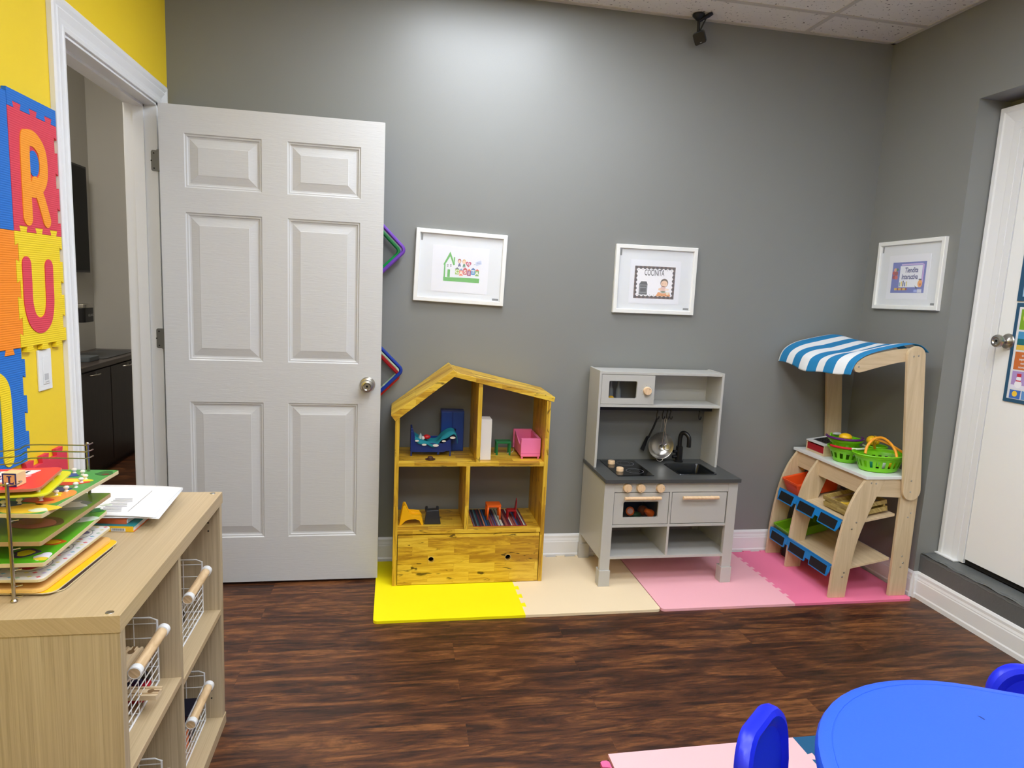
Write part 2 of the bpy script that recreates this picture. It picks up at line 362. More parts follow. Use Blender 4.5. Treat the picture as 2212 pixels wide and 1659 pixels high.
# left doorway casing and jambs
b = MB(M_white)
CW = 0.086
def casing_prof(w): return [(0, 0), (0, 0.010), (0.012, 0.012), (0.016, 0.009), (0.03, 0.010), (w - 0.034, 0.016), (w - 0.03, 0.013), (w - 0.018, 0.018), (w - 0.006, 0.018), (w, 0.014), (w, 0)]
cp = casing_prof(CW)
def casing(b, y0, y1, z0, z1, sides, xw, sx, cp, w):
    """mitred casing round an opening in plane x = xw, projecting along sx"""
    n = len(cp)
    def ring(yo, zo, dy, dz): return [(xw + sx * h, yo + dy * a, zo + dz * a) for a, h in cp]
    if 'near' in sides:
        A = ring(y0, z0, -1, 0); B = ring(y0, z1, -1, 1); b.add(A + B, [(i, (i + 1) % n, n + (i + 1) % n, n + i) for i in range(n)])
    if 'far' in sides:
        A = ring(y1, z0, 1, 0); B = ring(y1, z1, 1, 1); b.add(A + B, [(i, (i + 1) % n, n + (i + 1) % n, n + i) for i in range(n)])
    A = ring(y0, z1, -1, 1); B = ring(y1, z1, 1, 1); b.add(A + B, [(i, (i + 1) % n, n + (i + 1) % n, n + i) for i in range(n)])
casing(b, DY0 + 0.008, DY1 - 0.004, 0, DZ - 0.008, ('near', 'far'), XL, 1, cp, CW)
casing(b, DY0 + 0.008, DY1 - 0.004, 0, DZ - 0.008, ('near', 'far'), XL - T, -1, cp, CW)
J = 0.018
b.box(XL - T - 0.002, XL + 0.002, DY0, DY0 + J, 0, DZ).box(XL - T - 0.002, XL + 0.002, DY1 - J, DY1, 0, DZ).box(XL - T - 0.002, XL + 0.002, DY0, DY1, DZ - J, DZ)
b.box(XL - 0.085, XL - 0.045, DY0 + J, DY0 + J + 0.011, 0, DZ - J).box(XL - 0.085, XL - 0.045, DY1 - J - 0.011, DY1 - J, 0, DZ - J).box(XL - 0.085, XL - 0.045, DY0, DY1, DZ - J - 0.011, DZ - J)
struct('trim_3', b, 'white moulded casing round the left doorway', bevel=0.0008)
# right recessed door, its casing
b = MB(M_white)
b2 = [(0, 0), (0, 0.012), (0.03, 0.014), (0.033, 0.010), (0.075, 0.018), (0.082, 0.022), (0.10, 0.022), (0.10, 0)]
RD0, RD1 = -1.60, -0.71
casing(b, RD0, RD1 + 0.03, 0.222, RZ - 0.135, ('near', 'far'), RX + 0.03, -1, b2, 0.1)
b.box(RX + 0.02, RX + 0.06, RD1, RD1 + 0.03, 0.222, RZ - 0.1).box(RX - 0.006, RX + 0.045, RD1 + 0.022, RY1 - 0.001, 0.2185, 0.2245)
struct('trim_4', b, 'white casing round the right door', bevel=0.0008)
d2 = struct('door_2', MB(mat('door cream white', (245, 246, 244), rough=0.35, var=0.01)).box(3.4, 3.43, RD0, RD1 - 0.003, 0.243, RZ - 0.15), 'flat white door in the right recess', bevel=0.001)
b = MB(M_gap).box(3.41, 3.433, RD0, RD1, 0.219, 0.243)
part('door_bottom_gap', b, d2)
def knob(parent, c, ax, key=True):
    ax = Vector(ax)
    pr = [(0.0, 0), (0.033, 0.0), (0.034, 0.004), (0.030, 0.010), (0.016, 0.013), (0.011, 0.018), (0.011, 0.03), (0.018, 0.038), (0.0265, 0.048), (0.028, 0.056), (0.025, 0.064), (0.017, 0.066), (0.013, 0.062), (0.0, 0.062)]
    k = part('door_knob', MB(M_steel).lathe(pr, c, ax, 32), parent, 'satin steel round door knob')
    part('keyhole', MB(M_gap).lathe([(0.0, 0.0625), (0.005, 0.0625), (0.005, 0.064), (0, 0.064)], c, ax, 12), k, 'small dark key slot')
knob(d2, (3.4, -0.768, 1.246), (-1, 0, 0))
# open six panel door
def six_panel():
    x0, x1, z0, z1 = -0.137, 0.754, 0.012, 2.04; yf, yb = -0.214, -0.178
    PX = [(-0.043, 0.256), (0.358, 0.656)]; PZ = [(0.221, 0.832), (1.011, 1.621), (1.719, 1.932)]
    b = MB(MATS['white semi gloss trim'])
    xs = [x0, PX[0][0], PX[0][1], PX[1][0], PX[1][1], x1]; zs = [z0, PZ[0][0], PZ[0][1], PZ[1][0], PZ[1][1], PZ[2][0], PZ[2][1], z1]
    for side in (1, -1):
        yy = yf if side == 1 else yb
        for i in range(5):
            for j in range(7):
                if i in (1, 3) and j in (1, 3, 5):
                    a0, a1, c0, c1 = xs[i], xs[i + 1], zs[j], zs[j + 1]; prev = None
                    for ins, dep in ((0, 0), (0.004, 0.0045), (0.009, 0.0045), (0.013, 0.0095), (0.019, 0.0105), (0.050, 0.0025), (0.052, 0.0015)):
                        q = [(a0 + ins, yy + side * dep, c0 + ins), (a1 - ins, yy + side * dep, c0 + ins), (a1 - ins, yy + side * dep, c1 - ins), (a0 + ins, yy + side * dep, c1 - ins)]
                        if prev: b.add(prev + q, [(k, (k + 1) % 4, 4 + (k + 1) % 4, 4 + k) for k in range(4)])
                        prev = q
                    b.add(prev, [(0, 1, 2, 3)])
                else: b.add([(xs[i], yy, zs[j]), (xs[i + 1], yy, zs[j]), (xs[i + 1], yy, zs[j + 1]), (xs[i], yy, zs[j + 1])], [(0, 1, 2, 3)])
    for q in ([(x0, z0), (x1, z0)], [(x1, z0), (x1, z1)], [(x1, z1), (x0, z1)], [(x0, z1), (x0, z0)]):
        (a, c), (d, e) = q; b.add([(a, yf, c), (d, yf, e), (d, yb, e), (a, yb, c)], [(0, 1, 2, 3)])
    return b
def grain_white():
    m, nt, bs = nm('embossed white door'); L = nt.links.new; bs.inputs['Base Color'].default_value = rgb(211, 212, 212); bs.inputs['Roughness'].default_value = 0.36
    tc = nt.nodes.new('ShaderNodeTexCoord'); mp = nt.nodes.new('ShaderNodeMapping'); mp.inputs['Scale'].default_value = (14, 14, 150); L(tc.outputs['Object'], mp.inputs[0])
    n = nt.nodes.new('ShaderNodeTexNoise'); n.inputs['Scale'].default_value = 1; n.inputs['Detail'].default_value = 3; n.inputs['Distortion'].default_value = 1.2; L(mp.outputs[0], n.inputs['Vector'])
    bp = nt.nodes.new('ShaderNodeBump'); bp.inputs['Strength'].default_value = 0.35; bp.inputs['Distance'].default_value = 0.0015; L(n.outputs['Fac'], bp.inputs['Height']); L(bp.outputs['Normal'], bs.inputs['Normal']); return m
mg = grain_white(); b = six_panel(); b.fm = [mg] * len(b.fm)
d1 = struct('door_1', b, 'open white six panel door against the back wall')
d1['label'] = 'open white six panel door against the back wall'
knob(d1, (0.697, -0.214, 0.921), (0, -1, 0))
for z in (1.825, 1.093, 0.30):
    h = part('hinge', MB(M_hinge).prism(rrect(-0.035, 0.012, -0.042, 0.042, 0.008, 4), (XL + 0.012, DY1 - J - 0.0005, z), (1, 0, 0), (0, 0, 1), (0, -1, 0), 0, 0.0025).tube([(-0.1395, -0.172, z - 0.044), (-0.1395, -0.172, z + 0.044)], 0.006, 10).box(-0.160, -0.139, -0.172, -0.146, z - 0.042, z + 0.042), d1, 'dull steel hinge')
    sb = MB(M_gap)
    for dx, dz in ((-0.012, 0.03), (-0.022, 0), (-0.012, -0.03)): sb.lathe([(0, 0), (0.003, 0), (0.003, 0.0008), (0, 0.0008)], (XL + dx, DY1 - J - 0.003, z + dz), (0, -1, 0), 8)
    part('screw', sb, h, 'dark hinge screws')

# lamps on the ceiling
def troffer(x0, x1, y0, y1, label, group='recessed ceiling light panels', glow=M_glow, zc=ZC):
    t = thing('ceiling_light', label, 'ceiling light', ((x0 + x1) / 2, (y0 + y1) / 2, zc - 0.012), group)
    f = MB(M_grid); z0, z1 = zc - 0.012, zc - 0.0005
    for a in ((x0, x1, y0, y0 + 0.03), (x0, x1, y1 - 0.03, y1), (x0, x0 + 0.03, y0 + 0.03, y1 - 0.03), (x1 - 0.03, x1, y0 + 0.03, y1 - 0.03)): f.box(*a, z0, z1)
    part('lamp_frame', f, t); part('lamp_diffuser', MB(glow).box(x0 + 0.03, x1 - 0.03, y0 + 0.03, y1 - 0.03, zc - 0.008, zc - 0.001), t, 'glowing white lamp diffuser')
troffer(0.84, 1.64, -0.90, -0.33, 'ceiling light panel nearest the back wall', glow=M_glowa)
troffer(0.34, 1.54, -3.27, -2.68, 'ceiling light panel just above the viewer')
troffer(1.9, 2.75, -3.27, -2.68, 'ceiling light panel over the blue table')
troffer(0.34, 1.54, -4.9, -4.3, 'added ceiling light panel at the far end behind the viewer')  # unseen panel added as fill, for more bounce light in the room
troffer(1.0, 1.62, -2.05, -1.46, 'added small ceiling light panel to the right of the wooden cube shelf')  # unseen panel added for steeper light, kept small to spare the yellow wall
troffer(1.9, 2.75, -2.05, -1.46, 'added ceiling light panel over the middle of the floor')  # unseen panel added to brighten the right wall

# ================================================================== room beyond the doorway
HC = 3.15
b = MB(M_beyond)
b.box(-1.62, -1.5, -0.6, 2.62, 0, HC)
struct('wall_beyond', b, 'pale wall of the room beyond the doorway')
struct('wall_beyond_end', MB(M_beyond).box(-1.5, XL - T, 2.5, 2.62, 0, HC), 'end wall of the room beyond the doorway')
struct('wall_beyond_near', MB(M_beyond).box(-1.62, XL - T, -1.5, -1.38, 0, HC), 'near wall of the room beyond the doorway')
struct('wall_beyond_side', MB(M_beyond).box(-1.62, -1.5, -1.38, -0.6, 0, HC), 'side wall of the room beyond the doorway')
struct('wall_beyond_right', MB(M_beyond).box(XL - T, XL, T, 2.62, 0, HC), 'right wall of the room beyond the doorway')
struct('wall_beyond_upper', MB(M_beyond).box(XL - T, XL, -1.5, T, ZC + 0.05, HC), 'wall above the doorway in the room beyond')
struct('ceiling_beyond', MB(M_tile).box(-1.62, XL - T, -1.5, 2.62, HC, HC + 0.05), 'ceiling of the room beyond the doorway')
t = troffer(-1.2, -0.6, -0.6, 0.6, 'ceiling light panel in the room beyond the doorway', glow=M_glow2, zc=HC)
M_esp = wood('espresso wood', 'Z', ((22, 14, 12), (34, 22, 19), (44, 30, 26)), bl=9, bh=9, rough=0.35, blockvar=0)
cr = thing('credenza', 'dark espresso office cabinet seen through the doorway', 'cabinet', (-1.3, 1.7, 0))
part('cabinet_body', MB(M_esp).box(-1.498, -1.13, 0.6, 2.45, 0.03, 0.725).box(-1.49, -1.15, 0.62, 2.43, 0, 0.03), cr)
part('cabinet_top', MB(mat('espresso top', (66, 56, 50), rough=0.3)).box(-1.499, -1.105, 0.58, 2.48, 0.725, 0.758), cr, 'brown black cabinet top', bevel=0.004)
for y0, y1 in ((0.7, 1.22), (1.23, 1.75), (1.76, 2.28)):
    dd = part('cabinet_door', MB(M_esp).box(-1.13, -1.112, y0, y1, 0.06, 0.715), cr, bevel=0.001)
    hy = y0 + 0.26 if y0 > 1 else y0 + 0.3
    part('handle', MB(M_steel).tube(smooth_path([(-1.112, hy - 0.055, 0.692), (-1.09, hy - 0.045, 0.694), (-1.082, hy, 0.694), (-1.09, hy + 0.045, 0.694), (-1.112, hy + 0.055, 0.692)], 5), 0.005, 8), dd, 'chrome bow handle')
tv = thing('television', 'black flat television on the wall beyond the doorway', 'television', (-1.46, 1.7, 1.34))
part('screen', MB(mat('dark tv glass', (6, 6, 7), rough=0.4, spec=0.15)).box(-1.443, -1.440, 1.315, 2.305, 1.36, 2.095), tv)
part('television_body', MB(M_black).box(-1.485, -1.443, 1.30, 2.32, 1.345, 2.11), tv, bevel=0.003)
part('wall_bracket', MB(M_black).box(-1.4995, -1.485, 1.7, 1.9, 1.6, 1.85), tv)
cm = thing('coffee_maker', 'black coffee maker with silver lid on the dark cabinet', 'coffee maker', (-1.33, 1.68, 0.758))
part('machine_body', MB(M_black).box(-1.43, -1.36, 1.62, 1.74, 0.79, 1.02).prism(rrect(-1.43, -1.2, 1.60, 1.765, 0.03, 5), (0, 0, 0), (1, 0, 0), (0, 1, 0), (0, 0, 1), 1.02, 1.115), cm, bevel=0.003)
part('lid', MB(M_steel).prism(rrect(-1.425, -1.195, 1.605, 1.76, 0.03, 5), (0, 0, 0), (1, 0, 0), (0, 1, 0), (0, 0, 1), 1.115, 1.14), cm, 'brushed silver lid', bevel=0.003)
part('drip_tray', MB(mat('slate grey plastic', (88, 94, 98), rough=0.4)).prism(rrect(-1.43, -1.18, 1.60, 1.765, 0.02, 5), (0, 0, 0), (1, 0, 0), (0, 1, 0), (0, 0, 1), 0.7585, 0.79), cm, 'slate grey drip tray', bevel=0.003)
lb = MB(mat('silver lettering', (200, 200, 200), rough=0.4)); text(lb, 'KEURIG', 0.022, (-1.1995, 1.70, 1.065), (0, 1, 0), (0, 0, 1), (1, 0, 0)); part('lettering', lb, cm, 'small silver letters')
single('counter_mat', MB(mat('grey felt', (84, 84, 84), rough=0.8)).prism(rrect(-1.42, -1.16, 1.80, 2.34, 0.015, 4), (0, 0, 0), (1, 0, 0), (0, 1, 0), (0, 0, 1), 0.7585, 0.763), 'thin dark grey mat lying on the dark cabinet', 'mat')

# ================================================================== foam tiles
def teeth(p0, p1, n, dep, sign, margin=0.12):
    """points from p0 towards p1 (p1 excluded) with n dovetail tabs on the left side times sign"""
    p0 = Vector(p0); p1 = Vector(p1); d = p1 - p0; Ln = d.length; t = d / Ln; nv = Vector((-t.y, t.x)) * sign
    out = [p0]; pitch = Ln * (1 - 2 * margin) / (n * 2 - 1); s = Ln * margin
    for i in range(n):
        a = s + i * 2 * pitch; fl = pitch * 0.14
        for q, h in ((a + fl, 0), (a, dep), (a + pitch, dep), (a + pitch - fl, 0)): out.append(p0 + t * q + nv * h)
    return [tuple(q) for q in out]
def outline(pts): return [tuple(p) for p in pts]
def roundc(c, r, a0, a1, n=5): return [(c[0] + r * math.cos(a0 + (a1 - a0) * i / n), c[1] + r * math.sin(a0 + (a1 - a0) * i / n)) for i in range(n + 1)]
mx = [0.748, 1.379, 1.987, 2.632, 3.240]; MY = -0.6235; MB0 = -0.03
def rev(P, last): return [last] + P[1:][::-1]
JT = {1: teeth((mx[1], MY), (mx[1], MB0), 6, 0.018, -1), 3: teeth((mx[3], MY), (mx[3], MB0), 8, 0.016, -1)}
# yellow: straight front and left, teeth right, teeth back
def mat_outline(x0, x1, left, right, rl, rr):
    P = []
    P += roundc((x0 + 0.018, MY + 0.018), 0.018, PI, 1.5 * PI) if rl else [(x0, MY)]
    P += roundc((x1 - 0.018, MY + 0.018), 0.018, 1.5 * PI, 2 * PI) if rr else []
    if right: P += JT[right]
    else: P += []
    P += teeth((x1 - (0 if right else 0.001), MB0), (x0, MB0), 5, 0.014, -1)
    if left: P += rev(JT[left], (x0, MB0))[:-0 or None]
    else: P += [(x0, MB0)]
    return P
mats = [(0, 1, None, 1, True, False, (255, 240, 0), 'bright yellow foam floor mat under the yellow doll house', 'yellow floor foam'),
        (1, 2, 1, None, False, True, (243, 222, 186), 'beige foam floor mat between the yellow and pale pink mats', 'beige floor foam'),
        (2, 3, None, 3, True, False, (252, 186, 196), 'pale pink foam floor mat beneath the right half of the play kitchen', 'pale pink floor foam'),
        (3, 4, 3, None, False, True, (248, 128, 164), 'hot pink foam floor mat under the wooden shop stand', 'hot pink floor foam')]
for a, c, l, r_, rl, rr, col, lab, mn in mats:
    x0 = mx[a] + (0.002 if a == 2 else 0); x1 = mx[c] - (0.002 if c == 2 else 0)
    P = mat_outline(x0, x1, l, r_, rl, rr)
    Q = [P[0]]
    for p in P[1:]:
        if (Vector(p) - Vector(Q[-1])).length > 1e-5: Q.append(p)
    if (Vector(Q[0]) - Vector(Q[-1])).length < 1e-5: Q.pop()
    m = foam(mn, col)
    single('foam_floor_mat', MB(m).xy(Q, 0.0005, MT), lab, 'floor mat', 'interlocking foam floor mats along the back wall')
# mats by the blue table
J2 = teeth((2.072, -2.08), (2.072, -1.474), 8, 0.018, -1)
single('foam_floor_mat', MB(foam('table pink foam', (255, 196, 200))).xy([(1.46, -2.08)] + J2 + [(2.072, -1.474), (1.462, -1.480)], 0.0005, MT), 'pale pink foam mat in front of the blue chair by the table', 'floor mat', 'foam mats under the table')
single('foam_floor_mat', MB(foam('teal foam', (34, 92, 132))).xy([(2.072, -1.474)] + rev(J2, (2.072, -1.474))[1:] + [(2.70, -2.08), (2.70, -1.474)], 0.0005, MT), 'dark teal foam mat beside the pale pink mat by the table', 'floor mat', 'foam mats under the table')
J3 = teeth((1.44, -1.50), (1.44, -2.6), 8, 0.0, 1)
single('foam_floor_mat', MB(foam('table hot pink foam', (240, 110, 160))).xy([(0.84, -2.1), (1.455, -2.1), (1.455, -1.512), (1.448, -1.506), (1.435, -1.506), (1.428, -1.512), (1.428, -1.53), (1.455 - 0.005, -1.535), (1.44, -1.56), (1.36, -2.09)][1:], 0.0005, MT), 'sliver of a hot pink foam mat left of the pale pink mat', 'floor mat', 'foam mats under the table')

# alphabet tiles on the yellow wall (plane x = XL), plane coordinates (y, z)
WX = XL + 0.0015; TH = 0.011
def wall_tile(y0, y1, z0, z1, m, label, sides=('s', 's', 's', 's'), n=3, dep=0.015, x0=WX):
    """sides: bottom, right, top, left; t = tabs out, i = sockets in, s = straight"""
    C = [(y0, z0), (y1, z0), (y1, z1), (y0, z1)]; P = []
    for k, sd in enumerate(sides):
        a, c = C[k], C[(k + 1) % 4]
        if sd == 's': P.append(a)
        else: P += teeth(a, c, n, dep, -1 if sd == 't' else 1, margin=0.10)
    t = thing('alphabet_foam_tile', label, 'foam tile', (x0, (y0 + y1) / 2, z0), 'foam alphabet tiles on the yellow wall')
    part('tile_base', MB(m).yz(P, x0, x0 + TH), t)
    return t
PEGS = [(0.094, -1.572), (0.118, -1.588), (0.138, -1.622), (0.140, -1.647), (0.144, -1.682), (0.137, -1.708), (0.130, -1.736), (0.118, -1.770), (0.088, -1.788), (0.066, -1.800)]
def stroke(b, pts, wd, x0, x1, m, n=10, caps=True):
    """thick rounded stroke in the (y, z) plane"""
    P = [Vector(p) for p in pts]; L_, R_ = [], []
    for i in range(len(P)):
        t = (P[min(i + 1, len(P) - 1)] - P[max(i - 1, 0)]).normalized(); nn = Vector((-t.y, t.x)); k = wd if not isinstance(wd, list) else wd[i]
        L_.append(P[i] + nn * k); R_.append(P[i] - nn * k)
    t0 = (P[0] - P[1]).normalized(); t1 = (P[-1] - P[-2]).normalized(); w0 = wd if not isinstance(wd, list) else wd[0]; w1 = wd if not isinstance(wd, list) else wd[-1]
    c1 = [P[-1] + (Vector((-t1.y, t1.x)) * math.cos(PI * k / n) + t1 * math.sin(PI * k / n)) * w1 for k in range(1, n)] if caps else []
    c0 = [P[0] + (Vector((-t0.y, t0.x)) * math.cos(PI * k / n) + t0 * math.sin(PI * k / n)) * w0 for k in range(1, n)] if caps else []
    poly = [tuple(q) for q in L_ + c1 + R_[::-1] + c0]
    b.yz(poly, x0, x1, m)
def sp(P, n=8): return [tuple(q) for q in smooth_path([Vector((a, c, 0)) for a, c in P], n)]
def sp2(P, n=8): return [(q[0], q[1]) for q in sp(P, n)]
LX0, LX1 = WX + 0.002, WX + TH + 0.0022
# R tile
t = wall_tile(-1.264, -1.018, 1.461, 1.768, FR, 'red foam letter tile with an orange R on the yellow wall', ('i', 'i', 't', 's'))
b = MB(FO)
stroke(b, [(-1.196, 1.500), (-1.196, 1.58), (-1.195, 1.66), (-1.192, 1.700)], 0.022, LX0, LX1, FO)
stroke(b, sp2([(-1.192, 1.704), (-1.150, 1.708), (-1.112, 1.685), (-1.103, 1.645), (-1.112, 1.605), (-1.150, 1.578), (-1.190, 1.576)]), 0.021, LX0, LX1 + 0.0001, FO)
stroke(b, sp2([(-1.150, 1.592), (-1.125, 1.555), (-1.098, 1.500)]), 0.020, LX0, LX1 + 0.0002, FO)
part('letter', b, t, 'orange foam letter R')
part('letter_counter', MB(FB).yz(circ(-1.153, 1.644, 0.026, 24, 0.034), LX0, LX1 - 0.0004), t, 'blue oval inside the R')
# U tile
t = wall_tile(-1.264, -1.018, 1.160, 1.460, FY, 'yellow foam letter tile with a red U on the yellow wall', ('t', 'i', 't', 'i'))
b = MB(FR); stroke(b, sp2([(-1.217, 1.376), (-1.217, 1.33), (-1.216, 1.27), (-1.198, 1.228), (-1.160, 1.212), (-1.122, 1.228), (-1.105, 1.27), (-1.103, 1.33), (-1.102, 1.372)]), 0.0215, LX0, LX1, FR)
part('letter', b, t, 'red foam letter U')
# border strip above R
t = wall_tile(-1.264, -1.018, 1.769, 1.812, FB, 'narrow blue foam border strip above the red R tile', ('i', 's', 's', 's'))
# left column
wall_tile(-1.535, -1.266, 1.461, 1.80, FB, 'blue foam tile left of the red R tile', ('s', 's', 's', 's'))
wall_tile(-1.560, -1.2655, 1.160, 1.460, FOO, 'orange foam tile left of the yellow U tile', ('t', 't', 's', 's'))
t = wall_tile(-1.560, -1.2655, 0.855, 1.158, FB, 'blue foam letter tile with a yellow letter below the orange tile', ('s', 't', 'i', 's'))
b = MB(FY); stroke(b, sp2([(-1.495, 0.885), (-1.495, 1.02), (-1.49, 1.06), (-1.425, 1.095), (-1.36, 1.07), (-1.35, 1.0), (-1.352, 0.885)]), 0.023, LX0, LX1, FY)
part('letter', b, t, 'yellow foam letter n')
t = wall_tile(-1.300, -1.048, 0.560, 0.828, foam('coral red foam', (226, 62, 84)), 'red foam tile low on the yellow wall behind the puzzle rack', ('s', 's', 't', 's'), dep=0.02)
# switch plate
t = thing('wall_switch', 'white sensor wall switch on the yellow wall under the U tile', 'light switch', (XL, -1.13, 1.026))
part('switch_plate', MB(M_white).box(XL, XL + 0.006, -1.168, -1.098, 1.027, 1.142), t, bevel=0.002)
part('rocker', MB(M_white).box(XL + 0.006, XL + 0.0085, -1.150, -1.116, 1.045, 1.124), t, bevel=0.001)
part('sensor_window', MB(mat('sensor grey', (196, 198, 200), rough=0.3)).box(XL + 0.0085, XL + 0.009, -1.146, -1.124, 1.056, 1.074), t, 'pale grey sensor window')
b = MB(M_ink); text(b, 'LUTRON', 0.005, (XL + 0.0088, -1.133, 1.0505), (0, 1, 0), (0, 0, 1), (1, 0, 0)); part('lettering', b, t)

# ================================================================== square tubes on back wall (wall toy)
def ring_tube(cx, cz, half, yy, r, col, sub=None):
    P = []; rc = 0.022
    for k, (dx, dz) in enumerate(((1, 0), (0, 1), (-1, 0), (0, -1))):
        c = Vector((cx + dx * (half - rc * 1.4), yy, cz + dz * (half - rc * 1.4))); a = math.atan2(dz, dx)
        for i in range(-4, 5): P.append((c.x + rc * math.cos(a + i * PI / 16), yy, c.z + rc * math.sin(a + i * PI / 16)))
    return MB(col).tube(P, r, 10, closed=True)
V = pl('purple plastic', (112, 62, 176)); G = pl('green plastic', (10, 150, 70)); BL = pl('wall blue plastic', (16, 52, 150)); RD = pl('wall red plastic', (196, 22, 32))
for cz, A, B_, la, lb, ga, gb in ((1.524, V, G, 'purple square plastic tube loop on the wall behind the door, upper', 'green square plastic tube loop inside the purple one', 0, 1), (0.968, BL, RD, 'blue square plastic tube loop on the wall behind the door, lower', 'red square plastic tube loop under the blue one', 0, 1)):
    cx = 0.62
    single('tube_loop', ring_tube(cx, cz, 0.232, -0.062, 0.0085, A), la, 'wall toy', 'square tube loops on the back wall')
    single('tube_loop', ring_tube(cx - 0.004, cz - (0.006 if cz > 1.2 else 0.028), 0.214 if cz > 1.2 else 0.224, -0.038, 0.0085, B_), lb, 'wall toy', 'square tube loops on the back wall')
    single('tube_loop', ring_tube(cx - 0.004, cz - 0.014 if cz > 1.2 else cz - 0.01, 0.222, -0.018, 0.008, V if cz > 1.2 else pl('pale green plastic', (190, 214, 180))), ('second purple' if cz > 1.2 else 'pale green') + ' square tube loop nearest the wall', 'wall toy', 'square tube loops on the back wall')
single('wall_peg', MB(pl('cream plastic', (226, 222, 190))).lathe([(0, 0), (0.009, 0), (0.009, 0.035), (0.006, 0.04), (0, 0.04)], (0.768, 0, 0.885), (0, -1, 0), 12), 'cream plastic peg on the wall beside the door knob', 'peg')

# ================================================================== framed pictures
def picture(o, r, u, n, W_, H_, label, art, tilt=0.0):
    o, r, u, n = map(Vector, (o, r, u, n))
    if tilt: r, u = r * math.cos(tilt) + u * math.sin(tilt), u * math.cos(tilt) - r * math.sin(tilt)
    t = thing('picture_frame', label, 'picture', o)
    fw = 0.020; b = MB(M_frame)
    Q = [(0, 0), (W_, 0), (W_, H_), (0, H_)]
    prof = [(0, 0.0005), (0, 0.017), (0.002, 0.019), (fw - 0.002, 0.019), (fw, 0.016), (fw, 0.006)]
    sg = [(1, 1), (-1, 1), (-1, -1), (1, -1)]; rings = []
    for ins, dep in prof: rings.append([o + r * (q[0] + s_[0] * ins) + u * (q[1] + s_[1] * ins) + n * dep for q, s_ in zip(Q, sg)])
    for a, c in zip(rings[:-1], rings[1:]): b.add(a + c, [(k, (k + 1) % 4, 4 + (k + 1) % 4, 4 + k) for k in range(4)])
    part('frame_border', b, t)
    part('mount_board', MB(M_paper).prism([(fw - 0.001, fw - 0.001), (W_ - fw + 0.001, fw - 0.001), (W_ - fw + 0.001, H_ - fw + 0.001), (fw - 0.001, H_ - fw + 0.001)], o, r, u, n, 0.002, 0.007), t, 'white backing paper')
    pw, ph = W_ * 0.62, H_ * 0.64; px, pz = W_ * 0.19, H_ * 0.15
    part('paper_sheet', MB(mat('print paper', (236, 237, 243), rough=0.5)).prism([(px, pz), (px + pw, pz), (px + pw, pz + ph), (px, pz + ph)], o, r, u, n, 0.007, 0.0082), t, 'white printed sheet')
    st = MB(mat('sticker grey', (120, 122, 122), rough=0.5))
    st.prism([(fw + 0.004, H_ - fw - 0.034), (fw + 0.013, H_ - fw - 0.034), (fw + 0.013, H_ - fw - 0.004), (fw + 0.004, H_ - fw - 0.004)], o, r, u, n, 0.007, 0.0078)
    part('sticker', st, t, 'small grey label marks'); st = MB(MATS['sticker grey'])
    st.prism([(W_ - fw - 0.034, fw + 0.004), (W_ - fw - 0.004, fw + 0.004), (W_ - fw - 0.004, fw + 0.014), (W_ - fw - 0.034, fw + 0.014)], o, r, u, n, 0.007, 0.0078)
    part('sticker', st, t, 'small grey label marks')
    P = lambda b_, pts, m, lv=0: b_.prism(pts, o, r, u, n, 0.0082, 0.0085 + 0.00018 * lv, m)
    T_ = lambda b_, s, size, x, z, m, lv=3, **k: text(b_, s, size, o + r * x + u * z, r, u, n, 0.0085 + 0.00018 * lv, m, **k)
    art(t, P, T_, W_, H_)
    # glass
    m, nt, bs = nm('picture glass'); bs.inputs['Base Color'].default_value = (1, 1, 1, 1); bs.inputs['Roughness'].default_value = 0.03; bs.inputs['Alpha'].default_value = 0.07; bs.inputs['Specular IOR Level'].default_value = 0.5
    part('glass_pane', MB(m).prism([(fw, fw), (W_ - fw, fw), (W_ - fw, H_ - fw), (fw, H_ - fw)], o, r, u, n, 0.0125, 0.0132), t, 'clear glass')
    return t
c_ = lambda r, g, b2_: mat('print %d %d %d' % (r, g, b2_), (r, g, b2_), rough=0.6, var=0.0)
def rect(x0, z0, x1, z1): return [(x0, z0), (x1, z0), (x1, z1), (x0, z1)]
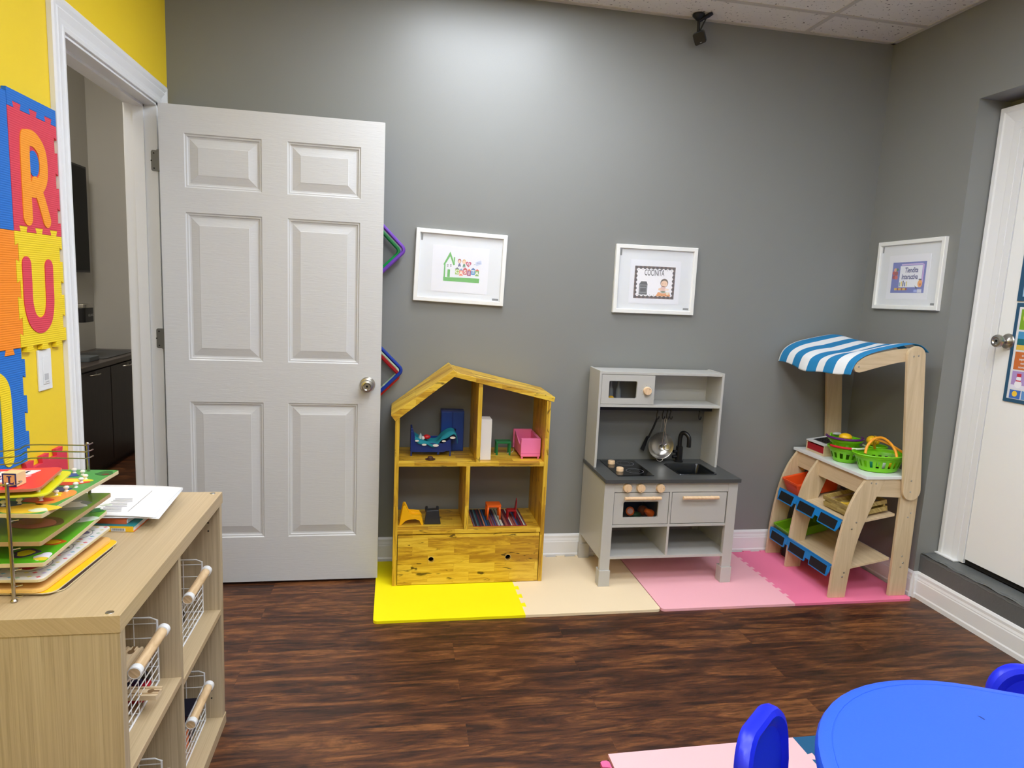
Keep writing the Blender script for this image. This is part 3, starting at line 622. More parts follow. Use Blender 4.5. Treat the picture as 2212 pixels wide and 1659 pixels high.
def art_casita(t, P, T_, W_, H_):
    sx = W_ / 1.57; X = lambda q: (q - 165) / 1560 * W_; Z = lambda q: H_ - (q - 160) / 1250 * H_ + 0
    # picture coordinates measured on the photograph's frame, slant removed
    def pt(x, y): return (X(x - (y - 160) * -0.03), Z(y - (x - 190) * 0.088))
    def pp(*L_): return [pt(*q) for q in L_]
    b = MB(); g = c_(88, 180, 70)
    P(b, pp((632, 1005), (1255, 1045), (1250, 1125), (632, 1073)), g)
    P(b, pp((645, 780), (668, 780), (664, 1010), (638, 1006)), g); P(b, pp((705, 875), (748, 878), (745, 1010), (700, 1005)), g)
    P(b, pp((745, 570), (745, 650), (655, 800), (630, 790)), g, 1); P(b, pp((745, 570), (830, 800), (800, 808), (745, 650)), g, 1); P(b, pp((806, 665), (830, 668), (828, 790), (806, 720)), g)
    part('house_print', b, t, 'green printed house outline')
    b = MB()
    for x in (705, 758):
        for y in (797, 822): P(b, pp((x - 12, y - 11), (x - 2, y - 11), (x - 2, y + 9), (x - 12, y + 9)), c_(120, 110, 120)); P(b, pp((x + 2, y - 11), (x + 12, y - 11), (x + 12, y + 9), (x + 2, y + 9)), c_(120, 110, 120))
    # children, heart, tag
    for x, y, hc, bc in ((905, 735, c_(166, 70, 72), c_(96, 90, 150)), (985, 745, c_(220, 170, 90), c_(60, 130, 80))):
        cx, cz = pt(x, y); P(b, circ(cx, cz, 0.0085, 16, 0.0105), hc); P(b, circ(cx, cz - 0.002, 0.0062, 16, 0.0075), c_(246, 212, 180), 1)
        P(b, pp((x - 10, y + 40), (x + 12, y + 40), (x + 26, y + 88), (x - 26, y + 88)), bc)
        P(b, pp((x - 18, y + 90), (x - 8, y + 90), (x - 8, y + 104), (x - 18, y + 104)), c_(90, 80, 80)); P(b, pp((x + 8, y + 90), (x + 18, y + 90), (x + 18, y + 104), (x + 8, y + 104)), c_(90, 80, 80))
    hx, hz = pt(1060, 790); ht = [(hx + 0.0135 * (16 * math.sin(a) ** 3) / 16, hz + 0.0135 * (13 * math.cos(a) - 5 * math.cos(2 * a) - 2 * math.cos(3 * a) - math.cos(4 * a)) / 14) for a in [2 * PI * k / 28 for k in range(28)]]
    P(b, ht, c_(196, 40, 90)); P(b, pp((1180, 760), (1275, 728), (1290, 795), (1190, 825)), c_(200, 212, 236)); P(b, pp((1150, 800), (1180, 790), (1180, 800), (1152, 806)), c_(110, 130, 120))
    part('figure_print', b, t, 'small printed children, heart and name tag')
    b = MB(); T_(b, 'MI', 0.016, hx, hz - 0.001, c_(255, 240, 244), fat=0.0003)
    tg = pt(1236, 776); T_(b, 'DAY', 0.009, tg[0], tg[1], c_(90, 100, 150))
    cols = [c_(150, 190, 60), c_(240, 120, 80), c_(200, 40, 50), c_(150, 40, 110), c_(40, 140, 200), c_(110, 170, 60)]
    roofs = [c_(90, 90, 110), c_(110, 160, 200), c_(200, 50, 60), c_(240, 130, 70), c_(30, 90, 160), c_(220, 70, 60)]
    for k, ch in enumerate('CASITA'):
        x = 867 + k * 69; y = 920 + (20 if k % 2 else 0) + k * 3; cx, cz = pt(x, y); hw, hh = 0.0088, 0.0125
        P(b, rect(cx - hw, cz - hh, cx + hw, cz + hh), cols[k]); P(b, [(cx - hw - 0.002, cz + hh), (cx + hw + 0.002, cz + hh), (cx, cz + hh + 0.0085)], roofs[k], 1)
        T_(b, ch, 0.023, cx, cz, c_(255, 252, 240), fat=0.0006)
    part('lettering', b, t, 'lettering MI CASITA on little coloured houses')
def art_cocinita(t, P, T_, W_, H_):
    b = MB(); x0, x1, z0, z1 = W_ * 0.245, W_ * 0.745, H_ * 0.225, H_ * 0.70; br = c_(104, 74, 66); dk = c_(50, 32, 34)
    P(b, rect(x0, z0, x1, z1), br); P(b, rect(x0 + 0.011, z0 + 0.011, x1 - 0.011, z1 - 0.011), c_(248, 246, 250), 1)
    nx, nz = 9, 7
    for i in range(nx + 1):
        xx = x0 + 0.009 + (x1 - x0 - 0.018) * i / nx
        for zz, s_ in ((z0 + 0.008, 1), (z1 - 0.008, -1)): P(b, circ(xx, zz, 0.0075, 14), dk, 2)
    for i in range(1, nz):
        zz = z0 + 0.009 + (z1 - z0 - 0.018) * i / nz
        for xx in (x0 + 0.008, x1 - 0.008): P(b, circ(xx, zz, 0.0075, 14), dk, 2)
    for i in range(nx):
        xx = x0 + 0.009 + (x1 - x0 - 0.018) * (i + 0.5) / nx
        for zz in (z0 + 0.018, z1 - 0.018): P(b, circ(xx, zz, 0.0018, 8), dk, 2)
    part('border_print', b, t, 'brown scalloped printed border')
    b = MB(); cx, cz = x0 + 0.049, z0 + 0.05; g1, g2 = c_(128, 130, 134), c_(60, 62, 68)
    P(b, rect(cx - 0.022, cz - 0.032, cx + 0.022, cz + 0.018), g1, 2); P(b, [(cx - 0.023, cz + 0.018), (cx + 0.023, cz + 0.018), (cx + 0.016, cz + 0.034), (cx - 0.012, cz + 0.034)], g2, 2)
    P(b, rect(cx - 0.015, cz - 0.018, cx + 0.015, cz + 0.001), g2, 3); P(b, rect(cx - 0.017, cz + 0.006, cx + 0.017, cz + 0.014), g2, 3); P(b, rect(cx - 0.02, cz - 0.028, cx + 0.02, cz - 0.024), g2, 3)
    part('stove_print', b, t, 'printed grey stove')
    b = MB(); kx, kz = x0 + 0.155, z0 + 0.04; sk = c_(245, 205, 172); ol = c_(110, 76, 60)
    P(b, [(kx - 0.038, kz - 0.027), (kx + 0.04, kz - 0.027), (kx + 0.034, kz - 0.006), (kx - 0.026, kz - 0.006)], c_(238, 160, 90), 2)
    P(b, circ(kx + 0.004, kz + 0.04, 0.0205, 24, 0.0215), c_(96, 74, 56), 2); P(b, circ(kx + 0.004, kz + 0.036, 0.0175, 24, 0.016), sk, 3)
    P(b, circ(kx - 0.004, kz + 0.036, 0.0016, 8), ol, 4); P(b, circ(kx + 0.010, kz + 0.036, 0.0016, 8), ol, 4)
    P(b, circ(kx - 0.001, kz + 0.008, 0.015, 20, 0.017), c_(232, 190, 180), 3); P(b, circ(kx - 0.018, kz + 0.008, 0.008, 14, 0.006), sk, 4); P(b, circ(kx + 0.02, kz + 0.008, 0.012, 14, 0.005), c_(250, 226, 206), 4)
    P(b, circ(kx, kz - 0.006, 0.018, 20, 0.006), c_(214, 214, 208), 5); P(b, circ(kx, kz - 0.004, 0.012, 20, 0.004), c_(110, 130, 100), 6); P(b, circ(kx + 0.024, kz - 0.012, 0.008, 14, 0.007), c_(240, 226, 196), 5)
    part('cook_print', b, t, 'printed child cooking at an orange table')
    b = MB(); T_(b, 'COCINITA', 0.042, (x0 + x1) / 2 - 0.004, z1 - 0.033, c_(30, 26, 34), sx=0.52, fat=0.0004); part('lettering', b, t, 'dark lettering COCINITA')
def art_tiendita(t, P, T_, W_, H_):
    b = MB(); x0, x1, z0, z1 = W_ * 0.255, W_ * 0.76, H_ * 0.24, H_ * 0.685; pu = c_(104, 116, 190)
    P(b, rect(x0, z0, x1, z1), pu)
    P(b, rect(x0 + 0.052, z0 + 0.028, x1 - 0.022, z1 - 0.018), c_(240, 242, 250), 1); P(b, rect(x0 + 0.058, z1 - 0.016, x1 - 0.02, z1 - 0.008), c_(200, 180, 230), 1)
    P(b, rect(x1 - 0.020, z0 + 0.05, x1 - 0.012, z1 - 0.012), c_(206, 170, 226), 1)
    part('poster_print', b, t, 'purple printed background with a white panel')
    b = MB(); q = x0
    for i, (dx, dz, r_, c2) in enumerate(((0.012, 0.098, 0.010, c_(190, 60, 60)), (0.028, 0.096, 0.011, c_(150, 50, 60)), (0.014, 0.078, 0.010, c_(160, 40, 50)), (0.03, 0.076, 0.010, c_(210, 90, 80)), (0.02, 0.113, 0.009, c_(230, 170, 140)), (0.034, 0.114, 0.007, c_(60, 120, 90)))): P(b, circ(q + dx, z0 + dz, r_, 14), c2, 1 + i)
    for i, c2 in enumerate((c_(120, 170, 180), c_(240, 210, 90), c_(60, 60, 80), c_(50, 90, 150), c_(226, 210, 120))): P(b, rect(x0 + 0.055 + i * 0.011, z0 + 0.032, x0 + 0.061 + i * 0.011, z0 + 0.052 + 0.004 * (i % 3)), c2, 3)
    for i in range(9): P(b, circ(x0 + 0.030 + i * 0.009, z0 + 0.019, 0.006, 12), (c_(240, 190, 60), c_(220, 190, 70), c_(170, 60, 60))[i % 3], 2)
    P(b, circ(x1 - 0.028, z0 + 0.045, 0.014, 18, 0.018), c_(244, 170, 90), 3); P(b, circ(x1 - 0.034, z0 + 0.064, 0.004, 10), M_ink, 4); P(b, circ(x1 - 0.025, z0 + 0.064, 0.004, 10), M_ink, 4); P(b, circ(x1 - 0.026, z0 + 0.04, 0.006, 10), c_(210, 110, 60), 5)
    P(b, [(x1 - 0.06, z0 + 0.036), (x1 - 0.042, z0 + 0.024), (x1 - 0.048, z0 + 0.02)], M_ink, 4); P(b, rect(x1 - 0.062, z0 + 0.004, x1 - 0.042, z0 + 0.016), c_(160, 176, 236), 3); P(b, rect(x1 - 0.040, z0 + 0.002, x1 - 0.014, z0 + 0.018), c_(216, 220, 236), 3)
    part('food_print', b, t, 'small printed foods and drawings')
    b = MB(); dkb = c_(70, 76, 134); T_(b, 'Tiendita', 0.034, (x0 + x1) / 2 + 0.018, z1 - 0.040, dkb, sx=0.76, fat=0.0009, shear=0.1); T_(b, 'Interactiva', 0.034, (x0 + x1) / 2 + 0.010, z1 - 0.072, dkb, sx=0.72, fat=0.0009, shear=0.1)
    part('lettering', b, t, 'dark blue lettering Tiendita Interactiva')
picture((0.892, 0, 1.297), (1, 0, 0), (0, 0, 1), (0, -1, 0), 0.431, 0.336, 'white framed picture of a green house above the yellow doll house', art_casita, tilt=-0.028)
picture((1.876, 0, 1.278), (1, 0, 0), (0, 0, 1), (0, -1, 0), 0.428, 0.336, 'white framed brown bordered kitchen picture above the play kitchen', art_cocinita, tilt=0.004)
picture((XR, -0.094, 1.356), (0, -1, 0), (0, 0, 1), (-1, 0, 0), 0.425, 0.336, 'white framed purple shop picture on the right wall', art_tiendita, tilt=0.012)

# calendar posters on the right door: plane x = 3.4, along -y
def poster():
    X0 = 3.3985; o = Vector((X0, 0, 0)); r = Vector((0, -1, 0)); u = Vector((0, 0, 1)); n = Vector((-1, 0, 0))
    t = thing('seasons_poster', 'blue bordered seasons poster on the right door, lower of the two', 'poster', (X0, -1.0, 0.99))
    nv = mat('poster navy', (38, 84, 116), rough=0.5)
    part('poster_border', MB(nv).prism(rect(0.786, 0.992, 1.30, 1.411), o, r, u, n, 0, 0.004), t, bevel=0.001)
    part('poster_sheet', MB(M_paper).prism(rect(0.803, 1.008, 1.283, 1.394), o, r, u, n, 0.004, 0.0048), t, 'white printed sheet')
    b = MB(); P = lambda pts, m, lv=0: b.prism(pts, o, r, u, n, 0.0048, 0.0052 + lv * 0.0002, m)
    w_ = 0.105
    for k in range(4):
        x0 = 0.814 + k * 0.115
        P(rect(x0, 1.300, x0 + w_, 1.385), c_(126, 172, 40)); P(circ(x0 + 0.03, 1.35, 0.02, 14), c_(196, 214, 90), 1)
        P(rect(x0, 1.215, x0 + w_, 1.292), c_(70, 150, 200)); P(rect(x0, 1.215, x0 + w_, 1.236), c_(226, 190, 80), 1); P(rect(x0, 1.236, x0 + w_, 1.262), c_(28, 110, 120), 1)
        P(rect(x0, 1.132, x0 + w_, 1.207), c_(206, 112, 52))
        P(rect(x0, 1.052, x0 + w_, 1.126), c_(176, 150, 206)); P(rect(x0, 1.052, x0 + w_, 1.068), c_(232, 232, 246), 1)
        P(rect(x0, 1.010, x0 + 0.05, 1.046), c_(66, 110, 190)); P(circ(x0 + 0.024, 1.03, 0.012, 14), c_(250, 206, 60), 1); P(rect(x0 + 0.055, 1.010, x0 + w_, 1.046), c_(100, 150, 210))
        cx = x0 + 0.033
        for rz, rr in ((1.072, 0.0165), (1.095, 0.011)): P(circ(cx, rz, rr, 18), c_(244, 244, 250), 2)
        P(rect(cx - 0.010, 1.103, cx + 0.010, 1.116), c_(200, 50, 70), 3); P(rect(cx - 0.011, 1.083, cx + 0.011, 1.088), c_(200, 60, 80), 4)
    part('season_tiles', b, t, 'rows of coloured season pictures')
    b = MB()
    for k, s in enumerate(('oto\u00f1o', 'septiembre', 'octubre', 'noviembre')): text(b, s, 0.0165 if k == 0 else 0.0135, o + r * 0.866 + u * (1.193 - k * 0.0165), r, u, n, 0.0056, M_paper, fat=0.0003)
    part('lettering', b, t, 'white lettering on orange')
    t = thing('upper_poster', 'blue bordered poster on the right door, upper of the two', 'poster', (X0, -1.0, 1.42))
    part('poster_border', MB(nv).prism(rect(0.782, 1.418, 1.30, 1.86), o, r, u, n, 0, 0.004), t, bevel=0.001)
    part('poster_sheet', MB(mat('light blue print', (170, 205, 232), rough=0.5)).prism(rect(0.806, 1.437, 1.28, 1.84), o, r, u, n, 0.004, 0.0048), t, 'light blue printed sheet')
poster()

# ================================================================== security camera on the ceiling
def seccam():
    t = thing('security_camera', 'black security camera hanging where ceiling meets back wall', 'camera', (2.2, -0.04, ZC))
    bk = MB(mat('satin black', (24, 26, 30), rough=0.4))
    bk.lathe([(0, 0), (0.028, 0), (0.030, -0.008), (0.022, -0.016), (0.010, -0.028), (0, -0.03)], (2.185, -0.062, ZC - 0.0005), (0, 0, 1), 24)
    part('ceiling_mount', bk, t)
    part('bracket', MB(M_black).tube([(2.187, -0.062, ZC - 0.02), (2.19, -0.058, ZC - 0.075)], 0.007, 10).tube([(2.188, -0.06, ZC - 0.032), (2.225, -0.085, ZC - 0.010), (2.238, -0.094, ZC - 0.001)], [0.007, 0.010, 0.009], 10).tube([(2.218, -0.078, ZC - 0.016), (2.197, -0.058, ZC - 0.075)], 0.0035, 8), t)
    d = Vector((-0.42, -0.80, -0.42)).normalized(); rr = d.cross(Vector((0, 0, 1))).normalized(); uu = rr.cross(d)
    rr, uu = rr * math.cos(0.32) - uu * math.sin(0.32), uu * math.cos(0.32) + rr * math.sin(0.32)
    c = Vector((2.198, -0.062, ZC - 0.104))
    bd = MB(mat('graphite plastic', (52, 56, 60), rough=0.45)).prism(rrect(-0.027, 0.027, -0.027, 0.027, 0.009, 5), c, rr, uu, d, -0.022, 0.018)
    h = part('camera_body', bd, t, 'graphite square camera body', bevel=0.002)
    part('camera_face', MB(M_black).prism(rrect(-0.0255, 0.0255, -0.0255, 0.0255, 0.008, 5), c, rr, uu, d, 0.018, 0.0215), h, 'glossy black front', bevel=0.001)
    part('logo_mark', MB(mat('logo grey', (170, 175, 180))).prism(rect(-0.006, -0.021, 0.002, -0.0185), c, rr, uu, d, 0.0216, 0.022), h, 'tiny pale mark')
seccam()

# ================================================================== yellow doll house
def doll_house():
    x0, x1, yf, yb = 0.822, 1.517, -0.307, -0.022; s = 0.019
    t = thing('doll_house', 'tall yellow stained wooden doll house shelf with a pitched roof', 'doll house', ((x0 + x1) / 2, (yf + yb) / 2, MT))
    zr = lambda x: 1.000 - (x - 1.079) * 0.258      # right roof underside approx
    part('side_panel', MB(D_Z).xz([(x0, MT), (x0 + s, MT), (x0 + s, 0.800), (x0, 0.783)], yf, yb), t, bevel=0.0008)
    part('side_panel', MB(D_Z).xz([(x1 - s, MT), (x1, MT), (x1, 0.872), (x1 - s, 0.877)], yf, yb), t, bevel=0.0008)
    # roof boards
    part('roof_board', MB(D_X).xz([(0.803, 0.800), (0.822, 0.775), (1.071, 0.975), (1.087, 0.993), (1.069, 1.006)], yf - 0.004, yb + 0.01), t, bevel=0.0008)
    part('roof_board', MB(D_X).xz([(1.0715, 0.9765), (1.530, 0.872), (1.534, 0.893), (1.0875, 0.9945)], yf - 0.002, yb + 0.01), t, bevel=0.0008)
    part('shelf_board', MB(D_X).box(x0 + s, x1 - s, yf + 0.001, yb, 0.570, 0.589), t, bevel=0.0008)
    part('shelf_board', MB(D_X).box(x0 + s, x1 - s, yf + 0.001, yb, 0.255, 0.274), t, bevel=0.0008)
    part('divider', MB(D_Z).xz([(1.184, 0.589), (1.202, 0.589), (1.202, 0.946), (1.184, 0.950)], yf + 0.001, yb), t, bevel=0.0008)
    part('divider', MB(D_Z).box(1.141, 1.159, yf + 0.001, yb, 0.274, 0.570), t, bevel=0.0008)
    # drawer front with two finger holes
    dx0, dx1, dz0, dz1 = x0 + s + 0.003, x1 - s - 0.003, MT + 0.003, 0.2505
    b = MB(D_X); hs = [(0.995, 0.133), (1.351, 0.135)]; hr = 0.0125; N = 24
    xs = [dx0, hs[0][0] - 0.03, hs[0][0] + 0.03, hs[1][0] - 0.03, hs[1][0] + 0.03, dx1]; zs = [dz0, 0.104, 0.164, dz1]
    for yy in (yf + 0.0015, yf + 0.016):
        for i in range(5):
            for j in range(3):
                if i in (1, 3) and j == 1:
                    cx, cz = hs[0] if i == 1 else hs[1]; a0, a1, c0, c1 = xs[i], xs[i + 1], zs[j], zs[j + 1]
                    inn = [(cx + hr * math.cos(2 * PI * k / N), yy, cz + hr * math.sin(2 * PI * k / N)) for k in range(N)]; out = []
                    for k in range(N):
                        ca, sa = math.cos(2 * PI * k / N), math.sin(2 * PI * k / N); q = 1 / max(abs(ca), abs(sa))
                        xx = cx + ca * q * ((a1 - cx) if ca > 0 else (cx - a0)); zz = cz + sa * q * ((c1 - cz) if sa > 0 else (cz - c0)); out.append((xx, yy, zz))
                    b.add(inn + out, [(k, (k + 1) % N, N + (k + 1) % N, N + k) for k in range(N)])
                else: b.add([(xs[i], yy, zs[j]), (xs[i + 1], yy, zs[j]), (xs[i + 1], yy, zs[j + 1]), (xs[i], yy, zs[j + 1])], [(0, 1, 2, 3)])
    for cx, cz in hs: b.add([(cx + hr * math.cos(2 * PI * k / N), yy, cz + hr * math.sin(2 * PI * k / N)) for yy in (yf + 0.0015, yf + 0.016) for k in range(N)], [(k, (k + 1) % N, N + (k + 1) % N, N + k) for k in range(N)])
    ya, yc = yf + 0.0015, yf + 0.016
    for (a, c, d, e) in ((dx0, dz0, dx1, dz0), (dx1, dz0, dx1, dz1), (dx1, dz1, dx0, dz1), (dx0, dz1, dx0, dz0)): b.add([(a, ya, c), (d, ya, e), (d, yc, e), (a, yc, c)], [(0, 1, 2, 3)])
    dr = part('drawer', b, t, 'yellow drawer front with two finger holes')
    part('drawer_box', MB(M_gap).box(dx0 + 0.02, dx1 - 0.02, yf + 0.05, yb - 0.01, dz0 + 0.005, dz1 - 0.02), dr)
    for cx, cz in hs:
        part('hole_rim', MB(mat('pale rim', (214, 196, 150))).lathe([(0.0125, 0.001), (0.0137, 0.001), (0.0137, -0.0004), (0.0125, -0.0004), (0.0125, 0.001)], (cx, yf + 0.0015, cz), (0, -1, 0), 24), dr, 'pale rim of the finger hole')
doll_house()

ZU, ZL_ = 0.589, 0.274        # shelf tops
BLU = pl('toy dark blue', (14, 44, 118)); TEAL = mat('teal cloth', (20, 134, 152), rough=0.8); WHT = pl('toy white', (236, 232, 226), rough=0.5)
def toys():
    # blue bed
    t = thing('toy_bed', 'dark blue toy bed with a teal blanket in the doll house', 'toy furniture', (0.99, -0.16, ZU))
    part('headboard', MB(BLU).yz([(-0.196, ZU + 0.024), (-0.10, ZU + 0.024), (-0.10, ZU + 0.115), (-0.112, ZU + 0.130), (-0.184, ZU + 0.130), (-0.196, ZU + 0.115)], 0.893, 0.901).xz([(0.893, ZU + 0.024), (0.915, ZU + 0.024), (0.915, ZU + 0.08), (0.903, ZU + 0.128), (0.893, ZU + 0.130)], -0.194, -0.188), t, bevel=0.0015)
    part('bed_side', MB(BLU).xz([(0.898, ZU + 0.018), (1.045, ZU + 0.018), (1.06, ZU + 0.024), (1.078, ZU + 0.024), (1.078, ZU + 0.082), (1.04, ZU + 0.060), (0.93, ZU + 0.062), (0.905, ZU + 0.080), (0.898, ZU + 0.09)], -0.192, -0.186).xz([(0.898, ZU + 0.018), (1.078, ZU + 0.018), (1.078, ZU + 0.075), (0.898, ZU + 0.075)], -0.104, -0.098), t, bevel=0.001)
    part('bed_base', MB(BLU).box(0.898, 1.078, -0.188, -0.1, ZU + 0.028, ZU + 0.040), t)
    for x in (0.897, 1.076):
        for y in (-0.190, -0.102): part('leg', MB(BLU).box(x - 0.003, x + 0.003, y - 0.003, y + 0.003, ZU, ZU + 0.03), t)
    part('leg', MB(BLU).box(1.016, 1.026, -0.186, -0.18, ZU + 0.006, ZU + 0.02), t)
    cv = smooth_path([(0.912, 0, ZU + 0.090), (0.94, 0, ZU + 0.072), (0.98, 0, ZU + 0.062), (1.015, 0, ZU + 0.064), (1.04, 0, ZU + 0.090), (1.075, 0, ZU + 0.112), (1.10, 0, ZU + 0.104), (1.108, 0, ZU + 0.07)], 5)
    fr = [Vector((p.x, 0, p.z - 0.008 - 0.012 * (0.5 + 0.5 * math.sin(p.x * 95)))) for p in cv]
    bl = MB(TEAL)
    def blk(s, v):
        f = s * (len(cv) - 1); i = min(int(f), len(cv) - 2); q = cv[i].lerp(cv[i + 1], f - i); h = 0.012 * (0.5 + 0.5 * math.sin(q.x * 95 + 1.2)); e = max(0, 1 - v * 7)
        return (q.x, -0.199 + v * 0.10, q.z - e * (0.006 + h) + 0.004 * math.sin(v * 9))
    bl.grid(blk, 34, 10); part('blanket', bl, t, 'teal scalloped toy blanket', solid=0.0016)
    wh = MB(WHT)
    for q, r_ in (((0.955, ZU + 0.055), 0.011), ((1.008, ZU + 0.052), 0.014), ((1.085, ZU + 0.089), 0.013), ((1.045, ZU + 0.072), 0.010), ((0.922, ZU + 0.073), 0.009)): wh.xz([(q[0] + a, q[1] + c) for a, c in circ(0, 0, r_, 14, r_ * 0.4)], -0.2005, -0.1985)
    part('blanket_trim', wh, t, 'white patches on the blanket edge')
    fg = thing('toy_figure', 'small red and grey toy figure lying on the blue toy bed', 'toy figure', (0.955, -0.15, ZU + 0.07))
    part('body', MB(pl('toy red', (196, 24, 30))).ball((0.968, -0.16, ZU + 0.083), 0.016, sc=(1.1, 0.8, 0.7)), fg)
    part('hat', MB(pl('toy pale grey', (150, 176, 176))).lathe([(0.012, 0), (0.001, 0.026)], (0.937, -0.17, ZU + 0.078), (0.1, 0, 1), 12), fg, 'pale grey pointed hat')
    part('collar', MB(WHT).ball((0.949, -0.168, ZU + 0.079), 0.009), fg, 'white collar')
    # wardrobe
    t = thing('toy_wardrobe', 'dark blue toy wardrobe with two doors behind the toy bed', 'toy furniture', (1.09, -0.075, ZU))
    part('wardrobe_body', MB(BLU).box(1.036, 1.146, -0.098, -0.04, ZU, ZU + 0.196), t, bevel=0.001)
    for a, c, h in ((1.039, 1.0895, 1.082), (1.0925, 1.143, 1.100)):
        d = part('door', MB(pl('toy wardrobe door', (16, 60, 140))).box(a, c, -0.1015, -0.098, ZU + 0.006, ZU + 0.190), t, bevel=0.001)
        part('finger_hole', MB(M_gap).lathe([(0, 0), (0.006, 0), (0.006, 0.0006), (0, 0.0006)], (h - (0.002 if a < 1.05 else -0.003), -0.1015, ZU + 0.105), (0, -1, 0), 16), d, 'dark finger hole')
    # hat
    t = thing('toy_hat', 'tiny brown brimmed toy hat in front of the blue toy bed', 'toy hat', (0.98, -0.264, ZU))
    HB = mat('brown felt', (66, 38, 26), rough=0.7); part('brim', MB(HB).lathe([(0, 0.001), (0.018, 0.0), (0.0235, 0.004), (0.0225, 0.0055), (0.013, 0.003), (0, 0.003)], (0.981, -0.262, ZU), sx=1, sy=0.8), t); part('crown', MB(HB).lathe([(0.0135, 0.002), (0.0125, 0.012), (0.008, 0.0165), (0, 0.0155)], (0.981, -0.262, ZU)), t)
    # white tall cabinet
    t = thing('toy_cabinet', 'tall plain white toy cabinet beside the divider', 'toy furniture', (1.225, -0.22, ZU)); part('cabinet_body', MB(WHT).box(1.2035, 1.257, -0.258, -0.180, ZU, ZU + 0.188), t, bevel=0.0008)
    # green table
    GT = pl('toy green', (8, 112, 56)); t = thing('toy_table', 'small green toy table by the pink toy sofa', 'toy furniture', (1.33, -0.165, ZU))
    part('table_top', MB(GT).box(1.293, 1.365, -0.180, -0.130, ZU + 0.056, ZU + 0.066), t, bevel=0.0015)
    for x in (1.294, 1.356):
        for y in (-0.179, -0.137): part('leg', MB(GT).box(x, x + 0.008, y, y + 0.007, ZU, ZU + 0.056), t)
    # pink sofa
    PK = mat('pink cloth', (246, 128, 180), rough=0.8, bump=0.3, bscale=80); t = thing('toy_sofa', 'pink cloth covered toy sofa on round feet', 'toy furniture', (1.44, -0.16, ZU))
    part('sofa_body', MB(PK).xz([(1.400, ZU + 0.010), (1.492, ZU + 0.010), (1.492, ZU + 0.045), (1.400, ZU + 0.045)], -0.248, -0.07), t, bevel=0.003)
    part('armrest', MB(PK).box(1.399, 1.492, -0.250, -0.236, ZU + 0.012, ZU + 0.098), t, bevel=0.003)
    part('armrest', MB(PK).box(1.393, 1.486, -0.075, -0.060, ZU + 0.012, ZU + 0.105), t, bevel=0.003)
    part('sofa_back', MB(PK).box(1.480, 1.493, -0.245, -0.065, ZU + 0.012, ZU + 0.098), t, bevel=0.003)
    part('front_panel', MB(PK).yz([(-0.245, ZU + 0.012), (-0.07, ZU + 0.012), (-0.07, ZU + 0.100), (-0.20, ZU + 0.064), (-0.235, ZU + 0.062)], 1.399, 1.405), t, bevel=0.002)
    part('skirt_seam', MB(mat('pink seam', (216, 84, 140), rough=0.8)).box(1.3985, 1.4925, -0.2506, -0.2496, ZU + 0.026, ZU + 0.0275), t)
    for x in (1.407, 1.484):
        for y in (-0.240, -0.08): part('foot', MB(PK).lathe([(0.0045, 0.0005), (0.005, 0.004), (0.005, 0.011)], (x, y, ZU), seg=12), t)
    single('white_cable', MB(mat('white cord', (226, 222, 214))).tube(smooth_path([(1.352, -0.15, ZU + 0.0025), (1.37, -0.135, ZU + 0.0025), (1.385, -0.12, ZU + 0.004), (1.387, -0.13, ZU + 0.02)], 6), 0.0018, 8), 'short white cord beside the pink toy sofa', 'cord')
    # yellow chair
    YC = pl('toy yellow', (250, 190, 10)); t = thing('toy_chair', 'yellow curved toy armchair at the left of the lower shelf', 'toy furniture', (0.905, -0.21, ZL_))
    prof = [(0.849, 0), (0.858, 0.0), (0.874, 0.018), (0.890, 0.026), (0.922, 0.028), (0.940, 0.022), (0.950, 0.0), (0.959, 0.0), (0.953, 0.034), (0.946, 0.044), (0.906, 0.044), (0.893, 0.056), (0.876, 0.092), (0.868, 0.094), (0.864, 0.088)]
    for y in (-0.240, -0.186): part('side', MB(YC).xz([(a, ZL_ + c) for a, c in prof], y, y + 0.006), t, bevel=0.0012)
    part('seat', MB(YC).xz([(0.866, ZL_ + 0.090), (0.872, ZL_ + 0.092), (0.897, ZL_ + 0.038), (0.95, ZL_ + 0.034), (0.95, ZL_ + 0.028), (0.892, ZL_ + 0.031)], -0.236, -0.184), t)
    part('arm', MB(YC).xz([(0.885, ZL_ + 0.058), (0.942, ZL_ + 0.052), (0.944, ZL_ + 0.038), (0.89, ZL_ + 0.038)], -0.184, -0.178), t, bevel=0.001)
    # black chair
    BK = pl('toy black', (40, 43, 48)); t = thing('toy_chair', 'black boxy toy armchair beside the yellow one', 'toy furniture', (1.0, -0.21, ZL_))
    part('chair_body', MB(BK).add([(0.963, -0.236, ZL_), (1.040, -0.234, ZL_), (1.036, -0.190, ZL_), (0.966, -0.192, ZL_), (0.972, -0.232, ZL_ + 0.066), (1.029, -0.231, ZL_ + 0.068), (1.026, -0.197, ZL_ + 0.068), (0.973, -0.198, ZL_ + 0.066)], [(0, 1, 5, 4), (1, 2, 6, 5), (2, 3, 7, 6), (3, 0, 4, 7), (4, 5, 6, 7), (3, 2, 1, 0)]), t, bevel=0.003)
    for x in (0.972, 1.022): part('armrest', MB(BK).tube([(x, -0.228, ZL_ + 0.064), (x + 0.001, -0.212, ZL_ + 0.070), (x + 0.002, -0.200, ZL_ + 0.071)], 0.007, 10), t)
    # striped rug
    rg = MB(); cols = [(60, 20, 30), (24, 26, 40), (120, 130, 134), (30, 34, 50), (200, 196, 180), (100, 20, 36), (150, 84, 70), (28, 60, 78), (90, 96, 100), (60, 24, 60), (214, 206, 190), (20, 20, 28), (34, 84, 140), (130, 20, 44), (70, 110, 110), (186, 120, 90)]
